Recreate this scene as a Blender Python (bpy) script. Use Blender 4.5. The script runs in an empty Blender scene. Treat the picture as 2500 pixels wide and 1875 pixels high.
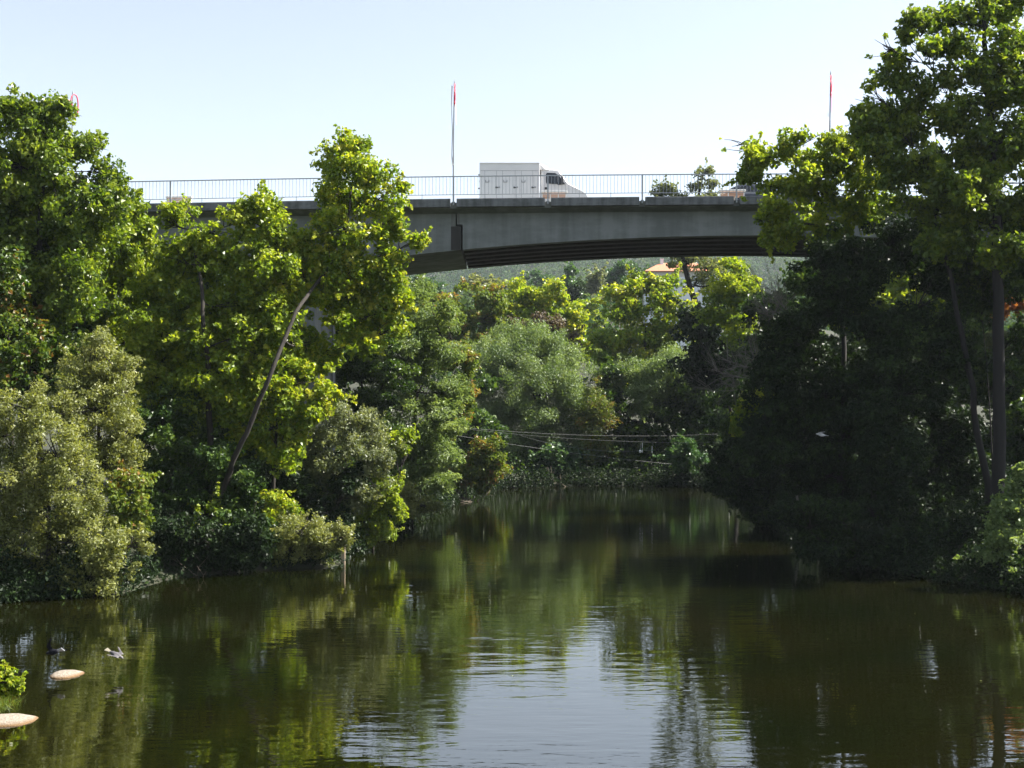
import bpy, bmesh, math
import numpy as np
from mathutils import Vector, Matrix

sc = bpy.context.scene
C = sc.collection
F, HZ, CX, HC = 3000.0, 1013.0, 1250.0, 6.0     # focal length, horizon row and centre column of the 2500 px photo, eye height

# ---------------------------------------------------------------- camera
cd = bpy.data.cameras.new('camera')
cd.sensor_width = 36.0
cd.lens = F / 2500.0 * 36.0
cd.shift_y = (HZ - 937.5) / 2500.0
cd.clip_start, cd.clip_end = 0.5, 9000.0
cam = bpy.data.objects.new('camera', cd)
C.objects.link(cam)
cam.location = (0, 0, HC)
cam.rotation_euler = (math.pi / 2, 0, 0)
sc.camera = cam

# ---------------------------------------------------------------- sky, sun, exposure
SUN_EL, SUN_AZ = math.radians(47), math.radians(83)
world = bpy.data.worlds.new('World')
sc.world = world
world.use_nodes = True
wn = world.node_tree
sky = wn.nodes.new('ShaderNodeTexSky')
sky.sky_type = 'NISHITA'
sky.sun_disc = False
sky.sun_elevation, sky.sun_rotation = SUN_EL, SUN_AZ
sky.air_density, sky.dust_density, sky.ozone_density = 1.0, 0.7, 1.2
hs = wn.nodes.new('ShaderNodeHueSaturation')
hs.inputs['Saturation'].default_value = 0.58
wn.links.new(sky.outputs[0], hs.inputs['Color'])
wn.links.new(hs.outputs[0], wn.nodes['Background'].inputs[0])
wn.nodes['Background'].inputs[1].default_value = 0.062
ld = bpy.data.lights.new('sun', 'SUN')
ld.energy, ld.angle, ld.color = 5.0, math.radians(0.53), (1.0, 0.955, 0.88)
sun = bpy.data.objects.new('sun', ld)
C.objects.link(sun)
sd = Vector((math.sin(SUN_AZ) * math.cos(SUN_EL), math.cos(SUN_AZ) * math.cos(SUN_EL), math.sin(SUN_EL)))
sun.rotation_euler = sd.to_track_quat('Z', 'Y').to_euler()
sun.location = (60, 20, 80)
sc.view_settings.view_transform = 'Standard'
sc.view_settings.look = 'None'
sc.view_settings.gamma = 1.0
sc.view_settings.exposure = 1.9
cy = sc.cycles
cy.max_bounces, cy.diffuse_bounces, cy.glossy_bounces, cy.transmission_bounces = 6, 3, 3, 3
cy.volume_bounces, cy.transparent_max_bounces = 0, 6
cy.caustics_reflective = cy.caustics_refractive = False
cy.use_denoising = True

# ---------------------------------------------------------------- helpers
R = np.random.default_rng(7)


def P(px, py, D):
    return np.array([(px - CX) * D / F, D, HC + (HZ - py) * D / F])


def link(o, parent=None):
    C.objects.link(o)
    if parent is not None:
        o.parent = parent
    return o


def tag(o, label=None, cat=None, group=None, kind=None):
    for k, v in (('label', label), ('category', cat), ('group', group), ('kind', kind)):
        if v:
            o[k] = v
    return o


def empty(name, loc, label, cat, group=None, rz=0.0):
    o = bpy.data.objects.new(name, None)
    o.empty_display_size = 0.3
    o.location = loc
    o.rotation_euler = (0, 0, rz)
    C.objects.link(o)
    return tag(o, label, cat, group)


def np_mesh(name, V, faces, mats, parent=None, attrs=None, matidx=None, smooth=False):
    """one mesh from arrays: faces is an (n,k) int array or a list of lists"""
    me = bpy.data.meshes.new(name)
    V = np.asarray(V, np.float32)
    me.vertices.add(len(V))
    me.vertices.foreach_set('co', V.ravel())
    if isinstance(faces, np.ndarray):
        n, k = faces.shape
        tot = np.full(n, k, np.int32)
        flat = faces.astype(np.int32).ravel()
    else:
        tot = np.array([len(f) for f in faces], np.int32)
        flat = np.array([i for f in faces for i in f], np.int32)
        n = len(faces)
    me.loops.add(len(flat))
    me.loops.foreach_set('vertex_index', flat)
    me.polygons.add(n)
    me.polygons.foreach_set('loop_start', np.concatenate(([0], np.cumsum(tot)[:-1])).astype(np.int32))
    me.polygons.foreach_set('loop_total', tot)
    if matidx is not None:
        me.polygons.foreach_set('material_index', np.asarray(matidx, np.int32))
    me.polygons.foreach_set('use_smooth', np.full(n, smooth, bool))
    for k, a in (attrs or {}).items():
        at = me.attributes.new(k, 'FLOAT', 'FACE')
        at.data.foreach_set('value', np.asarray(a, np.float32))
    me.update(calc_edges=True)
    for m in (mats if isinstance(mats, (list, tuple)) else [mats]):
        me.materials.append(m)
    return link(bpy.data.objects.new(name, me), parent)


class MB:
    """collects boxes, prisms and tubes and builds them as one mesh"""
    def __init__(s):
        s.v, s.f, s.m = [], [], []

    def add(s, V, Fs, m=0):
        b = len(s.v)
        s.v += [tuple(map(float, p)) for p in V]
        s.f += [[i + b for i in f] for f in Fs]
        s.m += [m] * len(Fs)
        return s

    def box(s, x0, x1, y0, y1, z0, z1, m=0):
        V = [(x, y, z) for z in (z0, z1) for y in (y0, y1) for x in (x0, x1)]
        return s.add(V, [(0, 2, 3, 1), (4, 5, 7, 6), (0, 1, 5, 4), (2, 6, 7, 3), (0, 4, 6, 2), (1, 3, 7, 5)], m)

    def prism(s, poly, y0, y1, m=0):
        """polygon in (x,z) pushed from y0 to y1"""
        n = len(poly)
        V = [(x, y0, z) for x, z in poly] + [(x, y1, z) for x, z in poly]
        Fs = [list(range(n)), list(range(2 * n - 1, n - 1, -1))]
        Fs += [[i, i + n, (i + 1) % n + n, (i + 1) % n] for i in range(n)]
        return s.add(V, Fs, m)

    def loft(s, rings, m=0, cap=True, closed=False):
        n = len(rings[0])
        V = [p for r in rings for p in r]
        k = len(rings)
        Fs = []
        for j in range(k if closed else k - 1):
            a, b = j * n, ((j + 1) % k) * n
            Fs += [[a + i, a + (i + 1) % n, b + (i + 1) % n, b + i] for i in range(n)]
        if cap and not closed:
            Fs += [list(range(n - 1, -1, -1)), list(range((k - 1) * n, k * n))]
        return s.add(V, Fs, m)

    def tube(s, pts, rad, n=6, m=0, closed=False):
        pts = [np.asarray(p, float) for p in pts]
        if not hasattr(rad, '__len__'):
            rad = [rad] * len(pts)
        rings = []
        k = len(pts)
        for i, p in enumerate(pts):
            if closed:
                t = pts[(i + 1) % k] - pts[i - 1]
            else:
                t = pts[min(i + 1, k - 1)] - pts[max(i - 1, 0)]
            t = t / (np.linalg.norm(t) + 1e-9)
            ref = np.array([1.0, 0, 0]) if abs(t[0]) < 0.8 else np.array([0, 1.0, 0])
            u = np.cross(t, ref); u /= np.linalg.norm(u)
            w = np.cross(t, u)
            rings.append([p + rad[i] * (math.cos(2 * math.pi * j / n) * u + math.sin(2 * math.pi * j / n) * w) for j in range(n)])
        return s.loft(rings, m, closed=closed)

    def cyl(s, c, axis, r, h, n=20, m=0):
        c = np.asarray(c, float); a = np.asarray(axis, float); a /= np.linalg.norm(a)
        return s.tube([c - a * h / 2, c + a * h / 2], r, n, m)

    def build(s, name, mats, parent=None, smooth=False, origin=None, bevel=0.0):
        V = np.array(s.v, float)
        if origin is not None:
            V = V - np.asarray(origin)
        o = np_mesh(name, V, s.f, mats, parent, matidx=s.m, smooth=smooth)
        bm = bmesh.new(); bm.from_mesh(o.data)
        bmesh.ops.recalc_face_normals(bm, faces=bm.faces)
        bm.to_mesh(o.data); bm.free()
        if origin is not None and parent is None:
            o.location = origin
        if bevel:
            b = o.modifiers.new('bevel', 'BEVEL'); b.width = bevel; b.segments = 2; b.limit_method = 'ANGLE'
        return o


# ---------------------------------------------------------------- materials
def mat(name, base, rough=0.6, noise=None, spec=0.5, metal=0.0, bump=0.0, scale=8.0, extra=None, coord='Object', detail=6, streak=None):
    m = bpy.data.materials.new(name)
    m.use_nodes = True
    nt = m.node_tree
    b = nt.nodes['Principled BSDF']
    b.inputs['Base Color'].default_value = (*base, 1)
    b.inputs['Roughness'].default_value = rough
    b.inputs['Specular IOR Level'].default_value = spec
    b.inputs['Metallic'].default_value = metal
    if noise or bump:
        tc = nt.nodes.new('ShaderNodeTexCoord')
        mp = nt.nodes.new('ShaderNodeMapping')
        if hasattr(scale, '__len__'):
            mp.inputs['Scale'].default_value = scale
        else:
            mp.inputs['Scale'].default_value = (scale,) * 3
        nt.links.new(tc.outputs[coord], mp.inputs[0])
        nz = nt.nodes.new('ShaderNodeTexNoise')
        nz.inputs['Scale'].default_value = 1.0
        nz.inputs['Detail'].default_value = detail
        nz.inputs['Roughness'].default_value = 0.65
        nt.links.new(mp.outputs[0], nz.inputs[0])
        fac = nz.outputs[0]
        if streak:
            m2 = nt.nodes.new('ShaderNodeMapping'); m2.inputs['Scale'].default_value = streak
            nt.links.new(tc.outputs[coord], m2.inputs[0])
            n2 = nt.nodes.new('ShaderNodeTexNoise'); n2.inputs['Scale'].default_value = 1; n2.inputs['Detail'].default_value = 5
            nt.links.new(m2.outputs[0], n2.inputs[0])
            av = nt.nodes.new('ShaderNodeMath'); av.operation = 'MULTIPLY_ADD'; av.inputs[1].default_value = .55
            hv = nt.nodes.new('ShaderNodeMath'); hv.operation = 'MULTIPLY'; hv.inputs[1].default_value = .45
            nt.links.new(fac, hv.inputs[0]); nt.links.new(n2.outputs[0], av.inputs[0]); nt.links.new(hv.outputs[0], av.inputs[2])
            fac = av.outputs[0]
        if noise:
            cr = nt.nodes.new('ShaderNodeValToRGB')
            cr.color_ramp.elements[0].position, cr.color_ramp.elements[1].position = (0.42, 0.58) if streak else (0.3, 0.72)
            cr.color_ramp.elements[0].color = (*noise, 1)
            cr.color_ramp.elements[1].color = (*base, 1)
            nt.links.new(fac, cr.inputs[0])
            nt.links.new(cr.outputs[0], b.inputs['Base Color'])
        if bump:
            bp = nt.nodes.new('ShaderNodeBump')
            bp.inputs['Strength'].default_value = bump
            bp.inputs['Distance'].default_value = 0.05
            nt.links.new(nz.outputs[0], bp.inputs['Height'])
            nt.links.new(bp.outputs[0], b.inputs['Normal'])
    return m


def leaf_mat(name, stops, trans=0.38, rough=0.42, spec=0.5, tcol=1.25):
    """stops: [(tint, (r,g,b))...]; every leaf carries its own tint"""
    m = bpy.data.materials.new(name)
    m.use_nodes = True
    nt = m.node_tree
    b = nt.nodes['Principled BSDF']
    out = nt.nodes['Material Output']
    at = nt.nodes.new('ShaderNodeAttribute'); at.attribute_name = 'tint'
    cr = nt.nodes.new('ShaderNodeValToRGB')
    els = cr.color_ramp.elements
    while len(els) < len(stops):
        els.new(0.5)
    for e, (p, c) in zip(els, stops):
        e.position = p; e.color = (*c, 1)
    nt.links.new(at.outputs['Fac'], cr.inputs[0])
    nt.links.new(cr.outputs[0], b.inputs['Base Color'])
    b.inputs['Roughness'].default_value = rough
    b.inputs['Specular IOR Level'].default_value = spec
    tr = nt.nodes.new('ShaderNodeBsdfTranslucent')
    mx = nt.nodes.new('ShaderNodeMix'); mx.data_type = 'RGBA'; mx.blend_type = 'MULTIPLY'
    mx.inputs['Factor'].default_value = 1.0
    nt.links.new(cr.outputs[0], mx.inputs['A'])
    mx.inputs['B'].default_value = (1.35 * tcol, 1.3 * tcol, 0.55 * tcol, 1)
    nt.links.new(mx.outputs['Result'], tr.inputs[0])
    ms = nt.nodes.new('ShaderNodeMixShader'); ms.inputs[0].default_value = trans
    nt.links.new(b.outputs[0], ms.inputs[1]); nt.links.new(tr.outputs[0], ms.inputs[2])
    nt.links.new(ms.outputs[0], out.inputs[0])
    return m


LM = dict(
    lime=leaf_mat('lime_leaf', [(0, (.090, .150, .009)), (.5, (.178, .252, .017)), (.9, (.29, .32, .022)), (1, (.36, .36, .05))], .5),
    plane=leaf_mat('bright_leaf', [(0, (.080, .130, .010)), (.5, (.168, .238, .017)), (1, (.29, .33, .032))], .5),
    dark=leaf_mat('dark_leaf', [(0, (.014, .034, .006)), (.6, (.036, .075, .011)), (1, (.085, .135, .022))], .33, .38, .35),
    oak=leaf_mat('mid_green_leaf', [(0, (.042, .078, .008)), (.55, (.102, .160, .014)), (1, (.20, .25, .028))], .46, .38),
    deep=leaf_mat('shade_deep_leaf', [(0, (.006, .015, .004)), (.7, (.013, .028, .006)), (1, (.03, .055, .011))], .2, .5, .2),  # leaf colour itself lowered to stand for foliage in deep shade
    rusty=leaf_mat('rusty_tipped_leaf', [(0, (.030, .065, .009)), (.5, (.075, .125, .015)), (.9, (.135, .165, .024)), (1, (.19, .10, .026))], .40, .40),
    olive=leaf_mat('olive_leaf', [(0, (.082, .102, .022)), (.5, (.150, .170, .042)), (1, (.25, .265, .095))], .42, .5),
    grey=leaf_mat('greygreen_leaf', [(0, (.062, .105, .030)), (.5, (.125, .185, .055)), (1, (.21, .27, .11))], .40, .5),
    sage=leaf_mat('sage_leaf', [(0, (.062, .085, .032)), (.5, (.120, .145, .058)), (1, (.20, .22, .11))], .36, .5),
    hazel=leaf_mat('hazel_leaf', [(0, (.058, .100, .012)), (.5, (.115, .160, .019)), (.88, (.17, .19, .026)), (1, (.22, .13, .03))], .42),
    teal=leaf_mat('teal_leaf', [(0, (.022, .060, .020)), (.5, (.045, .105, .030)), (1, (.085, .155, .048))], .34),
    hill=leaf_mat('hill_leaf', [(0, (.022, .048, .022)), (.6, (.045, .085, .034)), (1, (.085, .125, .05))], .3, .9, .05),
    brown=leaf_mat('brown_leaf', [(0, (.045, .030, .018)), (.6, (.085, .060, .033)), (1, (.12, .10, .05))], .25, .6),
    orange=leaf_mat('orange_leaf', [(0, (.16, .055, .012)), (.6, (.30, .105, .022)), (1, (.38, .17, .04))], .35),
)
BARK = mat('bark', (.036, .029, .021), .9, noise=(.012, .010, .008), bump=.6, scale=(6, 6, 1.5))
BARK_DARK = mat('dark_bark', (.011, .009, .007), .9, noise=(.005, .004, .0035), bump=.6, scale=(6, 6, 1.5))
BARK_PALE = mat('bleached_wood', (.20, .18, .155), .85, noise=(.11, .10, .085), bump=.3, scale=5)

# ---------------------------------------------------------------- ground and river
RIVER = np.array([(-20, -80), (-14, 8), (-10.6, 18), (-10.4, 25.3), (-12.6, 28), (-17.5, 33), (-18, 37.5), (-16.2, 40), (-13.0, 41), (-12.6, 45.2),
                  (-9.6, 47.4), (-6.9, 48.6), (-7.2, 58), (-6.4, 65), (-4.9, 76), (-4.0, 87), (-1.2, 100.5), (5, 104), (12, 104),
                  (16.4, 101), (17.0, 90), (15.2, 72), (13.6, 57), (14.4, 47.5), (17.2, 42), (19.5, 32), (21, 10), (26, -80)])


def smooth(t):
    t = np.clip(t, 0, 1)
    return t * t * (3 - 2 * t)


def river_dist(x, y):
    """distance to the waterline, negative over the water"""
    x = np.asarray(x, float); y = np.asarray(y, float)
    d = np.full(x.shape, 1e9); ins = np.zeros(x.shape, bool)
    n = len(RIVER)
    for i in range(n):
        ax, ay = RIVER[i]; bx, by = RIVER[(i + 1) % n]
        ex, ey = bx - ax, by - ay
        t = np.clip(((x - ax) * ex + (y - ay) * ey) / (ex * ex + ey * ey), 0, 1)
        d = np.minimum(d, np.hypot(x - ax - t * ex, y - ay - t * ey))
        c = (ay > y) != (by > y)
        ins ^= c & (x < ex * (y - ay) / (ey if ey else 1e-9) + ax)
    return np.where(ins, -d, d)


def ground_h(x, y):
    x = np.asarray(x, float); y = np.asarray(y, float)
    d = river_dist(x, y)
    h = np.where(d < 0, -1.6 * smooth(-d / 3.0) - 0.02, 1.0 * smooth(d / 1.8) + 0.09 * np.clip(d - 1, 0, 45))
    h = h + np.where(d > 0, 0.12 * np.sin(x * 0.9 + 1.3 * np.sin(y * .7)) * smooth(d / 2), 0)
    h = h + 0.07 * np.clip(y - 112, 0, 590)
    h = h + 12 * np.exp(-((x - 32) ** 2 + (y - 255) ** 2) / 3200)
    ridge = 158 + 16 * np.sin(x / 150 + 1.1) + 8 * np.sin(x / 47 + .4)
    h = h + ridge * smooth((y - 640) / 880) - 0.06 * np.clip(y - 1700, 0, 1000)
    return h


def axis(lo, hi, step, far, ratio=1.22, cap=24.0):
    a = list(np.arange(lo, hi + 1e-6, step))
    s, v = step, hi
    up = []
    while v < far:
        s = min(s * ratio, cap if v < 1900 else 200); v += s; up.append(v)
    s, v = step, lo
    dn = []
    while v > -far:
        s = min(s * ratio, cap * 2 if v > -900 else 200); v -= s; dn.append(v)
    return np.array(dn[::-1] + a + up)


gx, gy = axis(-42, 48, 0.8, 2600, 1.12), axis(4, 122, 0.8, 2600, 1.12)
GX, GY = np.meshgrid(gx, gy)
GZ = ground_h(GX, GY)
idx = np.arange(GX.size).reshape(GX.shape)
quads = np.stack([idx[:-1, :-1], idx[:-1, 1:], idx[1:, 1:], idx[1:, :-1]], -1).reshape(-1, 4)
GROUND = mat('earth_and_moss', (.026, .034, .012), .95, noise=(.018, .016, .009), bump=.5, scale=.7)
g = np_mesh('ground', np.stack([GX, GY, GZ], -1).reshape(-1, 3), quads, GROUND, smooth=True)
tag(g, 'earthy river banks and wooded hillside under the trees', 'ground', kind='structure')


def water_mat():
    m = bpy.data.materials.new('river_water')
    m.use_nodes = True
    nt = m.node_tree
    b = nt.nodes['Principled BSDF']
    b.inputs['Roughness'].default_value = 0.012
    b.inputs['IOR'].default_value = 2.5
    tc = nt.nodes.new('ShaderNodeTexCoord')

    def noise(scale, detail, rough=.5, dist=0.0):
        mp = nt.nodes.new('ShaderNodeMapping'); mp.inputs['Scale'].default_value = scale
        nt.links.new(tc.outputs['Object'], mp.inputs[0])
        n = nt.nodes.new('ShaderNodeTexNoise')
        n.inputs['Scale'].default_value = 1; n.inputs['Detail'].default_value = detail
        n.inputs['Roughness'].default_value = rough; n.inputs['Distortion'].default_value = dist
        nt.links.new(mp.outputs[0], n.inputs[0])
        return n
    cl = noise((.16, .16, .16), 4)
    cr = nt.nodes.new('ShaderNodeValToRGB')
    cr.color_ramp.elements[0].position, cr.color_ramp.elements[1].position = .35, .68
    cr.color_ramp.elements[0].color = (.0030, .0044, .0006, 1)
    cr.color_ramp.elements[1].color = (.0060, .0056, .0008, 1)
    nt.links.new(cl.outputs[0], cr.inputs[0]); nt.links.new(cr.outputs[0], b.inputs['Base Color'])
    # ripples: fine wavelets everywhere, gated by slow patches of breeze
    fine = noise((1.5, 4.6, 1), 3, .5, .3)
    mid = noise((.5, 1.5, 1), 2, .5, .3)
    gate = noise((.09, .14, 1), 2)
    gr = nt.nodes.new('ShaderNodeMapRange')
    gr.inputs['From Min'].default_value, gr.inputs['From Max'].default_value = .38, .66
    gr.inputs['To Min'].default_value, gr.inputs['To Max'].default_value = .25, 1.0
    nt.links.new(gate.outputs[0], gr.inputs[0])
    mul = nt.nodes.new('ShaderNodeMath'); mul.operation = 'MULTIPLY'
    nt.links.new(fine.outputs[0], mul.inputs[0]); nt.links.new(gr.outputs[0], mul.inputs[1])
    sc1 = nt.nodes.new('ShaderNodeMath'); sc1.operation = 'MULTIPLY_ADD'
    nt.links.new(mid.outputs[0], sc1.inputs[0]); sc1.inputs[1].default_value = 1.6
    nt.links.new(mul.outputs[0], sc1.inputs[2])
    bp = nt.nodes.new('ShaderNodeBump')
    bp.inputs['Strength'].default_value = 1.0
    bp.inputs['Distance'].default_value = 0.0052
    nt.links.new(sc1.outputs[0], bp.inputs['Height'])
    nt.links.new(bp.outputs[0], b.inputs['Normal'])
    return m


w_ = np_mesh('river_water', [(-70, -90, 0), (70, -90, 0), (70, 112, 0), (-70, 112, 0)], [[0, 1, 2, 3]], water_mat())
tag(w_, 'calm olive green river reflecting trees and sky', 'river', kind='structure')

# ---------------------------------------------------------------- foliage
def unit(v):
    return v / (np.linalg.norm(v, axis=-1, keepdims=True) + 1e-9)


def leaves(pos, axis_, nrm, ln, wd, tri=False):
    """leaf faces at pos, along axis_, facing nrm"""
    n = len(pos)
    a = unit(axis_ - nrm * np.sum(axis_ * nrm, -1, keepdims=True))
    s = np.cross(nrm, a)
    L = ln[:, None]; W = wd[:, None]
    if tri:
        V = np.stack([pos - a * L * .5 - s * W * .5, pos - a * L * .5 + s * W * .5, pos + a * L * .5], 1).reshape(-1, 3)
        return V, np.arange(3 * n).reshape(n, 3)
    fold = nrm * W * .22
    V = np.stack([pos - a * L * .5, pos + s * W * .5 + fold + a * L * .06, pos + a * L * .5 - nrm * L * .12, pos - s * W * .5 + fold + a * L * .06], 1).reshape(-1, 3)
    return V, np.arange(4 * n).reshape(n, 4)


# foliage habits: leaf length, leaf width, clump radius, leaves per clump (times r^2), how the leaves hang
HABIT = dict(
    broad=dict(ln=.18, wd=.14, rc=.44, lai=1.5, out=.5, up=.45, rnd=.9, hang=.5, flat=.88, strand=0),
    lush=dict(ln=.15, wd=.11, rc=.48, lai=1.7, out=.5, up=.55, rnd=.8, hang=.5, flat=.7, strand=0),
    fine=dict(ln=.105, wd=.055, rc=.36, lai=1.15, out=.45, up=.5, rnd=.9, hang=.0, flat=.8, strand=0, tri=True),
    willow=dict(ln=.26, wd=.060, rc=.85, lai=1.25, out=.6, up=.4, rnd=.8, hang=.7, flat=.75, strand=.55),
    far=dict(ln=.34, wd=.26, rc=1.0, lai=1.5, out=.55, up=.6, rnd=.75, hang=.3, flat=.65, strand=0),
    feather=dict(ln=.24, wd=.075, rc=.7, lai=1.1, out=.5, up=.8, rnd=.55, hang=.15, flat=.45, strand=.25),
    sparse=dict(ln=.17, wd=.12, rc=.5, lai=.95, out=.45, up=.45, rnd=.9, hang=.45, flat=.88, strand=0),
)


def sphere_dirs(n, rng):
    return unit(rng.normal(size=(n, 3)))


def make_crown(lobes, habit, rng, dens=1.0, lscale=1.0, spray=1.0, under=1.0, rcs=1.0, gaps=.6):
    """lobes: list of (centre, radii). Returns vertices, faces, tint, and some clump centres for the twigs."""
    h = HABIT[habit]
    rc0 = h['rc'] * lscale ** .5 * rcs
    cc, cr, cn, ct = [], [], [], []
    twig = []
    for li, (c, r) in enumerate(lobes):
        rm = (r[0] * r[1] * r[2]) ** (1 / 3)
        n = max(5, int(3.6 * (rm / rc0) ** 2 * dens + 3 * rm / rc0))
        d = sphere_dirs(n, rng)
        rad = 1 - .62 * rng.random(n) ** 1.9
        rad *= 1 + .19 * rng.normal(size=n)
        p = c + d * rad[:, None] * r
        # clumps deep inside neighbouring lobes are not needed
        keep = np.ones(n, bool)
        for lj, (c2, r2) in enumerate(lobes):
            if lj != li:
                q = np.linalg.norm((p - c2) / r2, axis=1)
                keep &= (q > .55) | (rng.random(n) < .35)
        keep &= (d[:, 2] > -.55) | (rng.random(n) < .6 * under)
        p, d = p[keep], d[keep]
        cc.append(p); cn.append(d)
        cr.append(rc0 * rng.uniform(.55, 1.3, len(p)) * min(1.0, .45 + .55 * rm / rc0))
        ct.append(np.clip(.5 + .22 * rng.normal(size=len(p)) + .12 * d[:, 2], 0, 1))
        k = rng.permutation(len(p))[:max(2, len(p) // 9)]
        twig += [(li // (1 + SATS[0]), q) for q in p[k]]
        # leafy shoots that stick out of the outline, thinning towards their tips
        m = int(n * .20 * spray)
        if m:
            ds = unit(sphere_dirs(m, rng) + np.array([0, 0, .45]))
            p0 = c + ds * rng.uniform(.72, .98, m)[:, None] * r
            ds2 = unit(ds + .45 * rng.normal(size=(m, 3)) + np.array([0, 0, .3]))
            sl = rc0 * rng.uniform(.7, 2.1, m)
            tt_ = np.clip(.66 + .2 * rng.normal(size=m), 0, 1)
            for f, q in ((.15, .46), (.5, .34), (.8, .24), (1.0, .15)):
                cc.append(p0 + ds2 * (sl * f)[:, None] + np.array([0, 0, -.10]) * (sl * f * f)[:, None])
                cn.append(ds2); cr.append(rc0 * q * rng.uniform(.75, 1.25, m)); ct.append(np.clip(tt_ + .08 * f, 0, 1))
            twig += [(li // (1 + SATS[0]), q) for q in cc[-2][:max(1, m // 3)]]
    cc, cn, cr, ct = np.concatenate(cc), np.concatenate(cn), np.concatenate(cr), np.concatenate(ct)
    if gaps > 0:
        # uneven growth leaves hollows and holes in the crown
        wl = rc0 * 3.4
        gsum = np.zeros(len(cc))
        for _ in range(5):
            kdir = sphere_dirs(1, rng)[0] * 2 * math.pi / (wl * rng.uniform(.7, 1.5))
            gsum += np.sin(cc @ kdir + rng.uniform(0, 6.3))
        keep = gsum > -2.6 + 1.9 * gaps
        cc, cn, cr, ct = cc[keep], cn[keep], cr[keep], ct[keep]
    ln0, wd0 = h['ln'] * lscale, h['wd'] * lscale
    cnt = np.maximum(4, (h['lai'] * 3.14 * cr ** 2 / (ln0 * wd0 * .55)).astype(int))
    ids = np.repeat(np.arange(len(cc)), cnt)
    N = len(ids)
    d = sphere_dirs(N, rng)
    rr = rng.random(N) ** .45
    off = d * rr[:, None] * cr[ids][:, None]
    off[:, 2] *= h['flat']
    pos = cc[ids] + off
    up = np.array([0, 0, 1.0])
    nrm = unit(h['out'] * (.6 * d + .6 * cn[ids]) + h['up'] * up + h['rnd'] * rng.normal(size=(N, 3)))
    ax = rng.normal(size=(N, 3)) + .5 * d
    ax[:, 2] -= h['hang']
    if h['strand']:
        # long shoots: the leaves of a clump line up along the shoot, which arches out and down
        sdir = unit(cn[ids] * .7 + np.array([0, 0, -.75]) + .35 * rng.normal(size=(len(cc), 3))[ids])
        pos = pos + sdir * (rng.uniform(-1, 1, N) * cr[ids] * h['strand'] * 1.6)[:, None]
        ax = sdir + .55 * rng.normal(size=(N, 3))
    sz = rng.uniform(.5, 1.45, N)
    V, Fc = leaves(pos, unit(ax), nrm, ln0 * sz, wd0 * sz, h.get('tri', False))
    tint = np.clip(ct[ids] + .22 * rng.normal(size=N), 0, 1)
    return V, Fc, tint, twig


NLEAF = [0]
SATS = [0]


def bezier(a, b, c, n):
    t = np.linspace(0, 1, n)[:, None]
    return (1 - t) ** 2 * a + 2 * t * (1 - t) * b + t * t * c


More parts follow.
